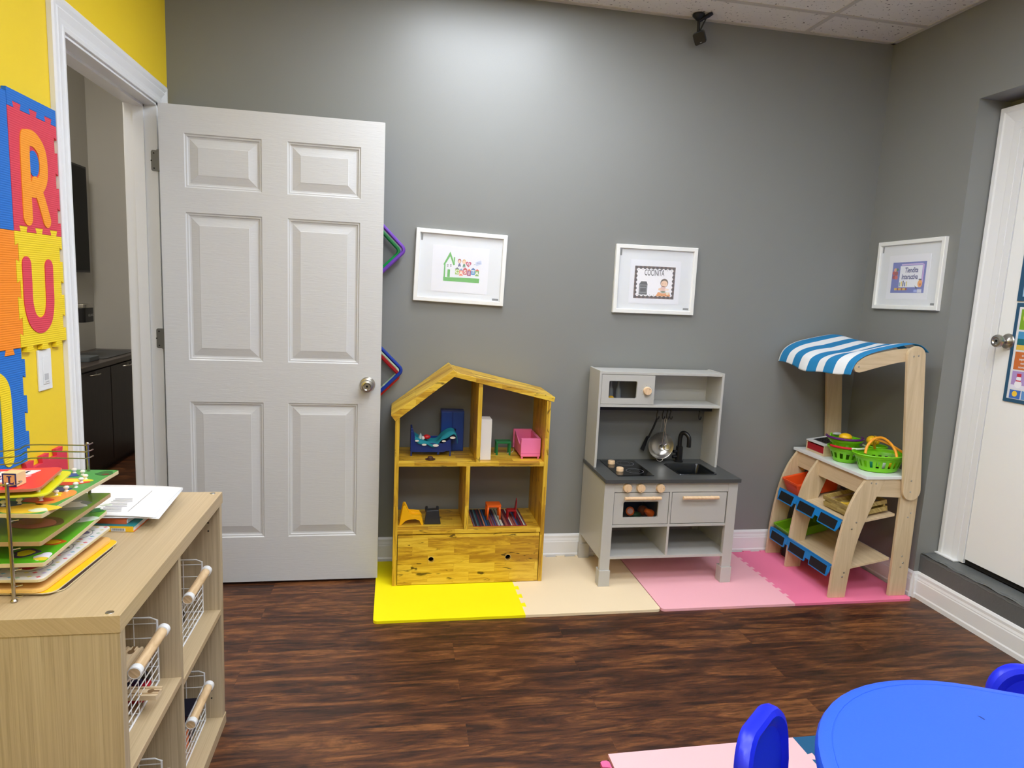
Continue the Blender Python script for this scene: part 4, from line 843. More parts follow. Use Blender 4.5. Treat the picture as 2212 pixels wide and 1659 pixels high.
    ms = [mat('rug stripe %d' % i, c, rough=0.9) for i, c in enumerate(cols)]; N = 46; x0, x1, y0, y1 = 1.1905, 1.437, -0.272, -0.035
    random.seed(5); sq = [random.choice(ms) for _ in range(N)]
    for i in range(N):
        a, c = x0 + (x1 - x0) * i / N, x0 + (x1 - x0) * (i + 1) / N
        rg.box(a, c, y0 + 0.002, y1 - 0.002, ZL_ + 0.0002, ZL_ + 0.0016, sq[i])
    t = thing('toy_rug', 'multicoloured striped toy rug on the lower shelf', 'toy rug', (1.31, -0.15, ZL_)); part('weave', rg, t, weld=False)
    rm = mat('rug border red', (140, 20, 40), rough=0.9); part('border', MB(rm).box(x0 - 0.003, x1 + 0.003, y0 - 0.002, y0 + 0.002, ZL_ + 0.0002, ZL_ + 0.002).box(x0 - 0.003, x0, y0, y1, ZL_ + 0.0002, ZL_ + 0.002).box(x1, x1 + 0.003, y0, y1, ZL_ + 0.0002, ZL_ + 0.002), t, 'dark red edge')
    z = ZL_ + 0.0016
    OR = pl('toy orange', (246, 104, 20)); t = thing('toy_table', 'orange toy table standing on the striped toy rug', 'toy furniture', (1.30, -0.165, z))
    part('table_top', MB(OR).prism(rrect(1.260, 1.330, -0.190, -0.125, 0.008, 4), (0, 0, 0), (1, 0, 0), (0, 1, 0), (0, 0, 1), z + 0.060, z + 0.070), t, bevel=0.001)
    for x, dx in ((1.267, -0.003), (1.322, 0.003)):
        for y, dy in ((-0.184, -0.003), (-0.132, 0.003)): part('leg', MB(OR).tube([(x + dx, y + dy, z), (x, y, z + 0.062)], [0.0045, 0.006], 10), t)
    RC = pl('toy dark red', (160, 10, 22)); t = thing('toy_chair', 'small dark red toy chair seen side on, standing on the rug', 'toy furniture', (1.385, -0.165, z))
    part('seat', MB(RC).box(1.362, 1.405, -0.182, -0.145, z + 0.036, z + 0.042), t, bevel=0.001)
    part('backrest', MB(RC).add([(1.400, -0.180, z + 0.040), (1.404, -0.180, z + 0.040), (1.404, -0.147, z + 0.040), (1.400, -0.147, z + 0.040), (1.405, -0.176, z + 0.086), (1.408, -0.176, z + 0.086), (1.408, -0.151, z + 0.086), (1.405, -0.151, z + 0.086)], [(0, 1, 5, 4), (1, 2, 6, 5), (2, 3, 7, 6), (3, 0, 4, 7), (4, 5, 6, 7), (0, 3, 2, 1)]).lathe([(0, 0), (0.008, 0), (0.008, 0.003), (0, 0.003)], (1.405, -0.1635, z + 0.090), (1, 0, 0), 14), t)
    for x in (1.364, 1.402):
        for y in (-0.179, -0.149): part('leg', MB(RC).box(x - 0.003, x + 0.003, y - 0.003, y + 0.003, z, z + 0.036), t)
toys()

# ================================================================== play kitchen
def kitchen():
    K0, K1, YB, YF_ = 1.772, 2.436, -0.024, -0.381; g = M_cgrey
    t = thing('play_kitchen', 'grey wooden play kitchen with charcoal worktop and hob', 'play kitchen', (2.104, -0.2, MT))
    for x0, x1 in ((K0 + 0.001, K0 + 0.049), (K1 - 0.05, K1 - 0.002)):
        for ya, yb in ((YF_, YF_ + 0.022), (YB - 0.022, YB)):
            lg = part('leg', MB(g).box(x0, x1, ya, yb, MT + 0.002, 0.512), t, bevel=0.0012)
            part('leg_sleeve', MB(g).box(x0 - 0.003, x1 + 0.003, ya - 0.006, yb + 0.022 if ya == YF_ else yb + 0.001, MT, 0.090), lg, bevel=0.0012)
    for x0, x1 in ((K0 + 0.001, K0 + 0.014), (K1 - 0.015, K1 - 0.002)): part('side_panel', MB(g).box(x0, x1, YF_ + 0.022, YB - 0.022, 0.141, 0.512), t)
    part('front_rail', MB(g).box(K0 + 0.049, K1 - 0.05, YF_ + 0.001, YF_ + 0.018, 0.466, 0.512), t, bevel=0.0008)
    part('front_rail', MB(g).box(K0 + 0.049, K1 - 0.05, YF_ + 0.001, YB - 0.03, 0.297, 0.3095), t, bevel=0.0008)
    part('bottom_shelf', MB(g).box(K0 + 0.014, K1 - 0.015, YF_ + 0.002, YB - 0.022, 0.1425, 0.1555), t, bevel=0.0008)
    part('divider', MB(g).box(2.093, 2.104, YF_ + 0.0015, YB - 0.03, 0.1555, 0.466), t, bevel=0.0008)
    part('back_panel', MB(M_cback).box(K0 + 0.014, K1 - 0.015, YB - 0.006, YB - 0.001, 0.143, 0.512), t)
    # oven door with window
    def framed(x0, x1, z0, z1, wx0, wx1, wz0, wz1, ya, yb, name, lab):
        b = MB(g); out = [(x0, z0), (x1, z0), (x1, z1), (x0, z1)]; inn = rrect(wx0, wx1, wz0, wz1, 0.007, 4)
        n = len(inn); q = n // 4
        # inner starts at upper right corner going counter-clockwise
        cor = [(x1, z1), (x0, z1), (x0, z0), (x1, z0)]
        for yy in (ya, yb):
            vs = [(a, yy, c) for a, c in inn] + [(a, yy, c) for a, c in cor]; fs = []
            for k in range(4):
                seg_ = [k * q + i for i in range(q)]
                for i in range(q - 1): fs.append((seg_[i], seg_[i + 1], n + k))
                nk = (k + 1) % 4; fs.append((seg_[-1], (nk * q) % n, n + nk, n + k))
            b.add(vs, fs)
        b.add([(a, yy, c) for yy in (ya, yb) for a, c in inn], [(k, (k + 1) % n, n + (k + 1) % n, n + k) for k in range(n)])
        b.add([(a, yy, c) for yy in (ya, yb) for a, c in out], [(k, (k + 1) % 4, 4 + (k + 1) % 4, 4 + k) for k in range(4)])
        return part(name, b, t, lab)
    od = framed(1.823, 2.090, 0.3125, 0.4625, 1.869, 2.041, 0.343, 0.420, YF_ + 0.002, YF_ + 0.014, 'oven_door', 'grey oven door with a dark window')
    gl, nt, bs = nm('shade tinted window pane'); bs.inputs['Base Color'].default_value = (0.01, 0.01, 0.012, 1); bs.inputs['Roughness'].default_value = 0.08; bs.inputs['Alpha'].default_value = 0.18  # dark pane colour stands for the shade inside oven and microwave
    part('oven_window', MB(gl).box(1.862, 2.048, YF_ + 0.012, YF_ + 0.0135, 0.337, 0.426), od, 'oven window tinted dark for inner shade')
    bin_ = MB(M_gap).box(1.815, 2.092, YB - 0.034, YB - 0.03, 0.3095, 0.466).box(1.815, 1.8155, YF_ + 0.02, YB - 0.03, 0.3095, 0.466)
    part('oven_lining', bin_, od, 'black oven lining')
    dr = part('drawer', MB(g).box(2.1065, 2.381, YF_ + 0.002, YF_ + 0.014, 0.3125, 0.4625), t, 'plain grey door with a wooden bar handle', bevel=0.001)
    for x0, x1, par in ((1.867, 2.043, od), (2.153, 2.331, dr)):
        h = part('handle', MB(M_knob).tube([(x0, YF_ - 0.018, 0.4425), (x1, YF_ - 0.018, 0.4425)], 0.0078, 14), par, 'pale wooden bar handle')
        part('handle', MB(M_knob).tube([(x0 + 0.028, YF_ - 0.016, 0.4425), (x0 + 0.028, YF_ + 0.003, 0.4425)], 0.004, 8).tube([(x1 - 0.028, YF_ - 0.016, 0.4425), (x1 - 0.028, YF_ + 0.003, 0.4425)], 0.004, 8), par, 'handle posts')
    def dial(x, y, z, a, par=t, r=0.020, ax=(0, -1, 0)):
        k = part('knob', MB(M_knob).lathe([(r, 0), (r, 0.014), (r - 0.0015, 0.0165), (0, 0.0165)], (x, y, z), ax, 28), par, 'round pale wooden knob')
        if ax[1]:
            part('knob_mark', MB(M_ink).lathe([(0, 0.0166), (0.0016, 0.0166), (0.0016, 0.017), (0, 0.017)], (x + 0.012 * math.cos(a), y, z + 0.012 * math.sin(a)), ax, 8), k)
            d = MB(M_ink)
            for i in range(7):
                th = PI * 1.25 - i * PI / 4.0 * 0.95; d.lathe([(0, 0), (0.0012, 0), (0.0012, 0.0004), (0, 0.0004)], (x + (r + 0.008) * math.cos(th), y, z + (r + 0.007) * math.sin(th)), ax, 6)
            part('dial_dots', d, par)
    dial(1.880, YF_ + 0.001, 0.489, -1.8); dial(1.945, YF_ + 0.001, 0.488, -1.6); dial(2.041, YF_ + 0.001, 0.487, 0.1)
    # worktop with sink cut-out
    C0, C1, W0, W1 = 1.770, 2.4385, -0.398, -0.022; zt = 0.531; zb = 0.514; S0, S1, S2, S3 = 2.163, 2.352, -0.318, -0.128
    b = MB(M_counter)
    for a in ((C0, S0, W0, W1), (S1, C1, W0, W1), (S0, S1, W0, S2), (S0, S1, S3, W1)): b.box(*a, zb, zt)
    bm_ = b; part('worktop', b, t, 'charcoal worktop')
    edge = MB(M_counter).tube([(C0 + 0.001, W0 + 0.001, (zb + zt) / 2), (C1 - 0.001, W0 + 0.001, (zb + zt) / 2)], 0.0084, 10)
    sk = MB(mat('sink black', (16, 19, 21), rough=0.25)); prev = None
    for ins, zz in ((-0.006, zt + 0.0003), (-0.004, zt + 0.003), (0.002, zt + 0.0025), (0.006, zt - 0.006), (0.012, zt - 0.05), (0.03, zt - 0.056)):
        q = [(x, y, zz) for x, y in rrect(S0 + ins, S1 - ins, S2 + ins, S3 - ins, max(0.02 - ins * 0.2, 0.01), 5)]
        if prev: k_ = len(q); sk.add(prev + q, [(i, (i + 1) % k_, k_ + (i + 1) % k_, k_ + i) for i in range(k_)], None, True)
        prev = q
    sk.add(prev, [tuple(range(len(prev)))]); part('sink', sk, t, 'black plastic sink basin')
    fb = MB(M_black).lathe([(0.023, 0), (0.023, 0.006), (0.0175, 0.010), (0.0175, 0.080), (0.011, 0.084)], (2.262, -0.078, zt), seg=24)
    fb.tube(smooth_path([(2.262, -0.078, zt + 0.08), (2.262, -0.078, zt + 0.125), (2.268, -0.084, zt + 0.150), (2.280, -0.098, zt + 0.152), (2.292, -0.112, zt + 0.135), (2.294, -0.115, zt + 0.105), (2.294, -0.115, zt + 0.085)], 6), 0.011, 14)
    fa = part('faucet', fb, t, 'black swan neck tap')
    part('tap_handle', MB(M_black).tube([(2.262, -0.078, zt + 0.055), (2.228, -0.084, zt + 0.055)], 0.008, 12).tube([(2.262, -0.078, zt + 0.03), (2.226, -0.084, zt + 0.026)], 0.008, 12), fa)
    # hob
    H = part('hob', MB(mat('hob glass', (10, 10, 12), rough=0.12)).box(1.846, 2.026, -0.340, -0.064, zt, zt + 0.0035), t, 'glossy black hob', bevel=0.001)
    rg = MB(mat('hob ring grey', (110, 112, 118), rough=0.5))
    for y in (-0.125, -0.262):
        for r_ in (0.041, 0.0395): pass
        rg.lathe([(0.0405, 0.0036), (0.0425, 0.0036), (0.0425, 0.0039), (0.0405, 0.0039), (0.0405, 0.0036)], (1.958, y, zt), seg=40)
        rg.lathe([(0.024, 0.0036), (0.0244, 0.0036), (0.0244, 0.0038), (0.024, 0.0038), (0.024, 0.0036)], (1.958, y, zt), seg=32)
    part('burner_ring', rg, H, 'thin grey burner rings')
    dial(1.884, -0.130, zt + 0.0035, 0, H, 0.0175, (0, 0, 1)); dial(1.884, -0.258, zt + 0.0035, 0, H, 0.0175, (0, 0, 1))
    # upper unit
    U0, U1, UF = 1.776, 2.417, -0.190; s = 0.012
    for a, c in ((U0, U0 + s), (U1 - s, U1)): part('upper_side', MB(g).box(a, c, UF, YB, zt, 1.006), t, bevel=0.0012)
    part('upper_top', MB(g).box(U0 + s, U1 - s, UF + 0.003, YB, 0.990, 1.002), t, bevel=0.0008)
    part('upper_shelf', MB(g).box(U0 + s, U1 - s, UF + 0.001, YB, 0.831, 0.844), t, bevel=0.0008)
    part('upper_back', MB(M_cgrey).box(U0 + s, U1 - s, YB - 0.006, YB - 0.001, 0.844, 0.990), t)
    part('splashback', MB(M_splash).box(U0 + s, U1 - s, YB - 0.006, YB - 0.001, zt, 0.831), t, 'darker grey splashback')
    part('hanging_rail', MB(M_black).box(U0 + s, U1 - s, -0.112, -0.103, 0.802, 0.8305), t, 'black rail under the shelf')
    md = framed(1.789, 2.056, 0.846, 0.988, 1.826, 1.967, 0.874, 0.958, UF + 0.001, UF + 0.012, 'microwave_door', 'grey microwave door with a window')
    part('microwave_window', MB(gl).box(1.82, 1.973, UF + 0.0105, UF + 0.0118, 0.868, 0.964), md, 'microwave window tinted dark for inner shade')
    part('microwave_side', MB(g).box(2.050, 2.058, UF + 0.013, YB - 0.006, 0.844, 0.990), t)
    dial(2.018, UF + 0.001, 0.913, 0.8, md, 0.0195)
    # hooks on the rail and things on them
    def hook(x, label):
        h = MB(M_black).tube(smooth_path([(x + 0.003, -0.1005, 0.804), (x + 0.004, -0.107, 0.7995), (x + 0.003, -0.1155, 0.806), (x + 0.001, -0.117, 0.799), (x - 0.004, -0.118, 0.785), (x - 0.003, -0.119, 0.768), (x + 0.002, -0.12, 0.761), (x + 0.007, -0.12, 0.766), (x + 0.008, -0.12, 0.776)], 5), 0.0028, 8)
        single('rail_hook', h, label, 'hook', 'black hooks on the play kitchen rail')
    for x, l in ((2.112, 'black hook with the black spatula hanging on it'), (2.142, 'black hook second from the left on the kitchen rail'), (2.165, 'black hook third from the left on the kitchen rail'), (2.182, 'empty black hook just right of the hanging pan'), (2.337, 'lone empty black hook at the right of the kitchen rail')): hook(x, l)
    sp_ = MB(M_black).tube([(2.112, -0.117, 0.764), (2.103, -0.10, 0.715), (2.090, -0.075, 0.655)], 0.0055, 8).add([(2.098, -0.068, 0.665), (2.082, -0.066, 0.660), (2.062, -0.050, 0.590), (2.082, -0.050, 0.578), (2.098, -0.066, 0.663), (2.082, -0.064, 0.658), (2.062, -0.047, 0.590), (2.082, -0.047, 0.578)], [(0, 1, 2, 3), (7, 6, 5, 4), (0, 4, 5, 1), (1, 5, 6, 2), (2, 6, 7, 3), (3, 7, 4, 0)])
    single('toy_spatula', sp_, 'black toy spatula hanging left of the silver pan', 'toy utensil', bevel=0.001)
    pn = thing('toy_pan', 'shiny silver toy pan hanging from the kitchen rail', 'toy pan', (2.155, -0.1, 0.55))
    c = Vector((2.155, -0.088, 0.617)); ax = Vector((0, -1, 0.10)).normalized()
    part('pan_bowl', MB(M_steel).lathe([(0, -0.028), (0.040, -0.026), (0.058, -0.012), (0.0665, 0.0), (0.0685, 0.001), (0.0675, 0.003), (0.0645, 0.001), (0.056, -0.009), (0.038, -0.022), (0, -0.024)], c, ax, 40), pn)
    part('pan_handle', MB(M_steel).tube(smooth_path([(2.140, -0.095, 0.682), (2.141, -0.108, 0.720), (2.140, -0.118, 0.755), (2.150, -0.119, 0.762), (2.163, -0.118, 0.755), (2.164, -0.108, 0.720), (2.164, -0.095, 0.682)], 5), 0.0014, 8).tube(smooth_path([(2.135, -0.088, 0.556), (2.142, -0.090, 0.540), (2.155, -0.091, 0.536), (2.168, -0.090, 0.540), (2.175, -0.088, 0.556)], 5), 0.0014, 8), pn, 'silver wire handle')
    wk = thing('toy_ladle', 'small silver toy ladle hanging in front of the pan', 'toy utensil', (2.155, -0.12, 0.6))
    part('ladle_bowl', MB(M_steel).lathe([(0, -0.010), (0.012, -0.007), (0.0175, 0.0), (0.0165, 0.001), (0.011, -0.005), (0, -0.008)], (2.147, -0.119, 0.615), ax, 24), wk)
    part('ladle_handle', MB(M_steel).tube([(2.147, -0.119, 0.632), (2.150, -0.124, 0.70), (2.163, -0.121, 0.764)], 0.0018, 8), wk)
    w2 = thing('toy_strainer', 'small silver toy strainer hanging beside the toy ladle', 'toy utensil', (2.17, -0.12, 0.6))
    part('strainer_ring', MB(M_steel).tube([(2.176 + 0.016 * math.cos(a), -0.117, 0.616 + 0.016 * math.sin(a)) for a in [2 * PI * k / 20 for k in range(20)]], 0.0018, 8, closed=True), w2)
    part('strainer_handle', MB(M_steel).tube([(2.174, -0.117, 0.632), (2.160, -0.125, 0.69), (2.147, -0.121, 0.764)], 0.0018, 8), w2)
    # things behind the windows
    single('toy_lemon', MB(pl('lemon yellow', (250, 196, 20))).ball((1.848, -0.160, 0.8625), 0.018, sc=(1, 1, 1.1)), 'yellow toy lemon inside the microwave', 'toy food')
    for i, (x, l) in enumerate(((1.864, 'clear toy bottle left inside the microwave'), (1.905, 'clear toy bottle right inside the microwave'))):
        single('toy_bottle', MB(mat('frosted clear plastic', (190, 196, 196), rough=0.3)).lathe([(0.012, 0), (0.013, 0.003), (0.013, 0.055), (0.007, 0.075), (0.006, 0.10), (0.0, 0.10)], (x, -0.10, 0.8442), seg=20), l, 'toy food')
    og = pl('bright orange plastic', (250, 112, 24)); zf = 0.3097
    hf = thing('toy_orange_half', 'orange toy fruit half with a pale face in the oven', 'toy food', (1.93, -0.33, zf))
    part('rind', MB(og).lathe([(0, -0.016), (0.014, -0.012), (0.021, 0), (0.021, 0.002), (0.014, 0.002)], (1.925, -0.322, zf + 0.046), (0, -1, 0.25), 24), hf)
    part('fruit_face', MB(pl('pale peach', (240, 186, 170))).lathe([(0, 0.0022), (0.014, 0.0022), (0.014, 0.0015)], (1.925, -0.322, zf + 0.046), (0, -1, 0.25), 24), hf, 'pale fruit face')
    ck = thing('toy_carrot', 'orange toy carrot lying in the right of the oven', 'toy food', (2.01, -0.33, zf))
    part('carrot_body', MB(og).lathe([(0, 0), (0.010, 0.004), (0.019, 0.03), (0.018, 0.045), (0, 0.05)], (1.998, -0.325, zf + 0.052), (0.8, 0.1, -0.5), 20), ck)
    single('toy_box', MB(mat('dark navy box', (16, 24, 44), rough=0.5)).box(1.93, 2.03, -0.20, -0.12, zf, zf + 0.13), 'dark navy toy box at the back of the oven', 'toy box')
    single('toy_orange', MB(pl('dull orange', (170, 84, 20))).ball((2.015, -0.255, zf + 0.025), 0.025), 'dull orange toy ball behind the toy carrot in the oven', 'toy food')
    single('toy_lettuce', MB(pl('dark toy green', (30, 80, 40))).ball((1.965, -0.29, zf + 0.016), 0.02, sc=(1.6, 1, 0.8)), 'dark green toy leaf in the middle of the oven', 'toy food')
kitchen()

# ================================================================== wooden shop stand
def stall():
    t = thing('shop_stand', 'pale wooden toy shop stand with blue and white striped awning', 'shop stand', (3.02, -0.3, MT))
    Lf = [(2.828, MT), (2.831, 0.10), (2.837, 0.20), (2.850, 0.31), (2.872, 0.42), (2.905, 0.51), (2.952, 0.583)]
    Rt = [(3.052, 0.583), (3.014, 0.50), (2.977, 0.40), (2.946, 0.30), (2.928, 0.20), (2.918, 0.10), (2.912, MT)]
    prof = sp2(Lf, 5) + sp2(Rt, 5)
    for y in (-0.585, -0.235, -0.055): part('front_leg', MB(M_birch).xz(prof, y, y + 0.015), t, bevel=0.0015)
    for y in (-0.587, -0.055): part('back_leg', MB(M_birch).xz([(3.141, MT), (3.231, MT), (3.229, 0.50), (3.222, 0.585), (3.137, 0.585), (3.139, 0.5)], y, y + 0.015), t, bevel=0.0012)
    def upost(y0, y1):
        dx = -0.072 / 0.68
        P = [(3.136, 0.530)] + []
        lo = Vector((3.179, 0.531)); hi = Vector((3.110, 1.155)); d = (hi - lo).normalized(); nn = Vector((-d.y, d.x)); r = 0.0455; P = []
        for k in range(13): a = PI * k / 12; P.append(tuple(hi + nn * math.cos(a) * -r + d * math.sin(a) * r))
        for k in range(13): a = PI * k / 12; P.append(tuple(lo + nn * math.cos(a) * r - d * math.sin(a) * r))
        return MB(M_birch).xz(P, y0, y1)
    part('upper_post', upost(-0.603, -0.588), t, bevel=0.0015); part('upper_post', upost(-0.039, -0.024), t, bevel=0.0015)
    top = sp2([(2.830, 1.120), (2.870, 1.146), (2.94, 1.166), (3.02, 1.182), (3.10, 1.190)], 4); bot = sp2([(3.11, 1.134), (3.03, 1.122), (2.94, 1.100), (2.870, 1.080), (2.845, 1.074)], 4)
    nose = sp2([(2.845, 1.074), (2.826, 1.078), (2.817, 1.095), (2.830, 1.120)], 4)[1:-1]
    for y in (-0.587, -0.055): part('awning_arm', MB(M_birchx).xz(top + bot + nose, y, y + 0.014), t, bevel=0.0015)
    part('front_apron', MB(M_birchy).box(2.958, 2.972, -0.570, -0.055, 0.500, 0.582), t, bevel=0.0008)
    for y in (-0.583, -0.045): part('side_apron', MB(M_birchx).xz([(3.012, 0.500), (3.14, 0.494), (3.14, 0.582), (3.05, 0.582)], y, y + 0.012), t, bevel=0.0008)
    part('counter_top', MB(mat('white laminate', (232, 234, 232), rough=0.35)).xy([(2.944, -0.590), (3.137, -0.590), (3.137, -0.586), (3.215, -0.586), (3.215, -0.02), (2.944, -0.02)][0:2] + [(3.225, -0.570), (3.225, -0.022), (2.944, -0.022)], 0.583, 0.598), t, 'white counter top', bevel=0.0012)
    for f, a, bz, cz in (('shelf', 2.872, 0.352, 0.412), ('shelf', 2.842, 0.128, 0.196)):
        part(f, MB(M_birchy).xz([(a, bz), (3.134, cz - 0.012), (3.134, cz), (a, bz + 0.012)], -0.57, -0.055), t, bevel=0.0008)
    # screws
    sc_ = MB(M_steel)
    for x, z, y in ((2.978, 0.566, -0.5855), (3.002, 0.563, -0.5855), (2.905, 0.347, -0.5855), (2.925, 0.378, -0.5855), (2.885, 0.115, -0.5855), (2.892, 0.135, -0.5855), (3.190, 0.400, -0.5875), (3.202, 0.420, -0.5875), (3.186, 0.155, -0.5875), (3.196, 0.175, -0.5875), (3.187, 0.208, -0.5875), (3.168, 0.580, -0.6035), (3.170, 0.527, -0.6035), (3.094, 1.155, -0.6035), (3.119, 1.158, -0.6035), (2.838, 1.100, -0.5875)):
        sc_.lathe([(0.0042, 0), (0.0036, 0.0012), (0.0012, 0.0016), (0, 0.0008)], (x, y, z), (0, -1, 0), 12)
    part('screw', sc_, t, 'small steel screw heads')['kind'] = 'stuff'
    # label rails with chalk panels
    lb = pl('label blue', (20, 126, 200)); ch = mat('chalk black', (12, 13, 14), rough=0.7)
    def rail(y0, y1, xz0, xz1, nP=2):
        (x0, z0), (x1, z1) = xz0, xz1; o = Vector((x0, 0, z0)); u = Vector((x1 - x0, 0, z1 - z0)); H_ = u.length; u.normalize(); n = Vector((-u.z, 0, u.x)); r = Vector((0, -1, 0))
        L_ = abs(y1 - y0); a0 = -y0
        pts = [(a0, H_), (a0, H_ * 0.62), (a0 + 0.012, H_ * 0.28), (a0 + 0.016, 0)]
        pw = (L_ - 0.03 - 0.035) / 2 if nP == 2 else 0.126; x = a0 + 0.016 + pw
        pts += [(x, 0), (x + 0.006, H_ * 0.35), (x + 0.035, H_ * 0.35), (x + 0.037, 0), (x + 0.037 + pw, 0), (a0 + L_, H_ * 0.4), (a0 + L_, H_)] if nP == 2 else [(x, 0), (x + 0.006, H_ * 0.35), (a0 + L_, H_ * 0.35), (a0 + L_, H_)]
        rr = part('label_rail', MB(lb).prism(pts[::-1], o, r, u, n, 0, 0.006), t, 'blue label rail', bevel=0.0015)
        for s_ in ((a0 + 0.023, x + 0.043) if nP == 2 else (a0 + 0.023,)): part('chalk_panel', MB(ch).prism(rrect(s_, s_ + pw - 0.012, 0.006, H_ - 0.012, 0.003, 3), o, r, u, n, 0.006, 0.0068), rr, 'black chalk panel')
        part('rail_lip', MB(lb).prism(rect(a0, H_ - 0.004, a0 + L_, H_), o, r, u, n, -0.012, 0.006), rr)
    for y0, y1 in ((-0.070, -0.234), (-0.235, -0.572)):
        nP = 1 if y0 > -0.1 else 2; rail(y0, y1, (2.842, 0.326), (2.862, 0.386), nP); rail(y0, y1, (2.822, 0.108), (2.832, 0.168), nP)
    # awning cloth: grid across the stand (v) and front to back (u)
    cb, cw = mat('awning blue', (30, 128, 184), rough=0.85), mat('awning white', (236, 238, 240), rough=0.85)
    spine = [(3.186, 1.168), (3.155, 1.192), (3.115, 1.204), (3.06, 1.197), (2.97, 1.178), (2.90, 1.160), (2.855, 1.140), (2.826, 1.115), (2.812, 1.085), (2.806, 1.058)]
    cvs = sp2(spine, 4); NV = 60
    wts = [0.16, 1, 1, 1, 1, 1, 1, 1, 1, 0.8]; tot = sum(wts); edges_ = [0]
    for q in wts: edges_.append(edges_[-1] + q / tot)
    def mf(i, j):
        v = (i + 0.5) / NV; k = max(q for q in range(10) if edges_[q] <= v); return cw if k % 2 == 0 else cb
    def fn(u, v):   # u across (0 far, 1 near), v along spine
        f = v * (len(cvs) - 1); i = min(int(f), len(cvs) - 2); a = Vector(cvs[i]).lerp(Vector(cvs[i + 1]), f - i)
        sag = math.sin(PI * min(1, max(0, (u - 0.08) / 0.84))); y = -0.020 - u * 0.568
        mid = max(0, 1 - abs(v - 0.45) / 0.5)
        z = a.y + 0.005 - 0.036 * sag * mid + 0.004 * math.sin(u * 14 + v * 5) * v
        x = a.x - 0.004 - 0.012 * sag * v - 0.004 * math.sin(u * 19) * v * sag
        if v > 0.82: z -= 0.020 * (v - 0.82) / 0.18 * sag
        return (x, y, z)
    b = MB(); b.grid(fn, NV, 40, mf=mf); part('awning', b, t, 'blue and white striped cloth awning', solid=0.0016)
stall()
ZC2 = 0.598
# toy cash register
def register():
    t = thing('toy_register', 'white topped toy cash register with a red front on the stand', 'toy register', (3.05, -0.16, ZC2))
    fy, ny, bx, fx = -0.083, -0.232, 3.10, 2.975
    wd = M_birchx
    for y0, y1 in ((fy - 0.006, fy), (ny, ny + 0.006)): part('side_panel', MB(wd).xz([(fx, ZC2), (bx, ZC2), (bx, ZC2 + 0.070), (fx, ZC2 + 0.052)], y0, y1), t, bevel=0.001)
    part('drawer', MB(pl('register red', (168, 8, 26))).box(fx + 0.003, bx - 0.01, ny + 0.006, fy - 0.006, ZC2 + 0.012, ZC2 + 0.044), t, 'dark red drawer front')
    part('base_board', MB(wd).box(fx, bx, ny + 0.006, fy - 0.006, ZC2 + 0.0005, ZC2 + 0.011), t)
    o = Vector((fx - 0.002, 0, ZC2 + 0.0525)); r = Vector((0, -1, 0)); u = Vector((bx - fx, 0, 0.018)).normalized(); n = Vector((-u.z, 0, u.x))
    part('top_plate', MB(pl('register white', (232, 232, 230))).prism(rect(-fy - 0.001, 0, -ny + 0.001, 0.128), o, r, u, n, 0, 0.006), t, 'white top plate', bevel=0.001)
    k = MB(mat('key black', (18, 18, 20), rough=0.5)); k.prism(rect(-fy + 0.022, 0.022, -ny - 0.02, 0.11), o, r, u, n, 0.006, 0.0066, mat('key grey', (110, 112, 114)))
    for i in range(5):
        for j in range(5): k.prism(rect(-fy + 0.027 + i * 0.0205, 0.028 + j * 0.016, -fy + 0.043 + i * 0.0205, 0.040 + j * 0.016), o, r, u, n, 0.0066, 0.0085)
    part('keypad', k, t, 'black number keys')
register()
GRN = pl('basket lime', (122, 206, 12)); 
def basket(name, label, c, r0, r1, h, slots=18, sx=1.0, sy=1.0, z0=ZC2, hw=0.4, slot=(0.28, 0.66), grp='lime green toy shopping baskets'):
    t = thing(name, label, 'toy basket', (c[0], c[1], z0), grp); b = MB(GRN); N = slots * 4
    zs = [0.0, 0.05, slot[0], slot[1], 0.84, 0.86, 1.0]; rs = [r0 * 0.9, r0, r0 + (r1 - r0) * slot[0], r0 + (r1 - r0) * slot[1], r1 * 0.985, r1 * 1.03, r1 * 1.05]
    for th in (0, 1):
        k = 1 - 0.03 * th
        vs = [(c[0] + rr * k * sx * math.cos(2 * PI * i / N), c[1] + rr * k * sy * math.sin(2 * PI * i / N), z0 + 0.001 + zz * h) for rr, zz in zip(rs, zs) for i in range(N)]; fs = []
        for j in range(len(zs) - 1):
            for i in range(N):
                if j == 2 and i % 4 in (1, 2): continue
                fs.append((j * N + i, j * N + (i + 1) % N, (j + 1) * N + (i + 1) % N, (j + 1) * N + i))
        b.add(vs, fs, None, True)
        b.add(vs[:N], [tuple(range(N))])
        if th == 0: A = vs
    b.add(A[-N:] + vs[-N:], [(i, (i + 1) % N, N + (i + 1) % N, N + i) for i in range(N)])
    part('basket_body', b, t); 
    part('rim', MB(GRN).tube([(c[0] + r1 * 1.05 * sx * math.cos(a), c[1] + r1 * 1.05 * sy * math.sin(a), z0 + h) for a in [2 * PI * q / 40 for q in range(40)]], 0.0035, 8, closed=True), t)
    return t
t = basket('toy_basket', 'round lime green toy basket, lower of the two stacked by the register', (3.030, -0.318), 0.052, 0.078, 0.072, 14)
ct = (3.030, -0.318)
def arc(c, r, a0, a1, z, n=16, tilt=0.0, ry=None): return [(c[0] + r * math.cos(a0 + (a1 - a0) * k / n), c[1] + (ry or r) * math.sin(a0 + (a1 - a0) * k / n), z + tilt * math.sin(a0 + (a1 - a0) * k / n)) for k in range(n + 1)]
part('handle', MB(pl('toy crimson', (206, 26, 40))).tube(arc(ct, 0.090, PI * 1.02, PI * 1.38, ZC2 + 0.083), 0.0055, 10), t, 'red half of a flat handle')
part('handle', MB(pl('pale handle', (226, 238, 206))).tube(arc(ct, 0.090, PI * 1.38, PI * 1.98, ZC2 + 0.083), 0.005, 10), t, 'pale half of a flat handle')
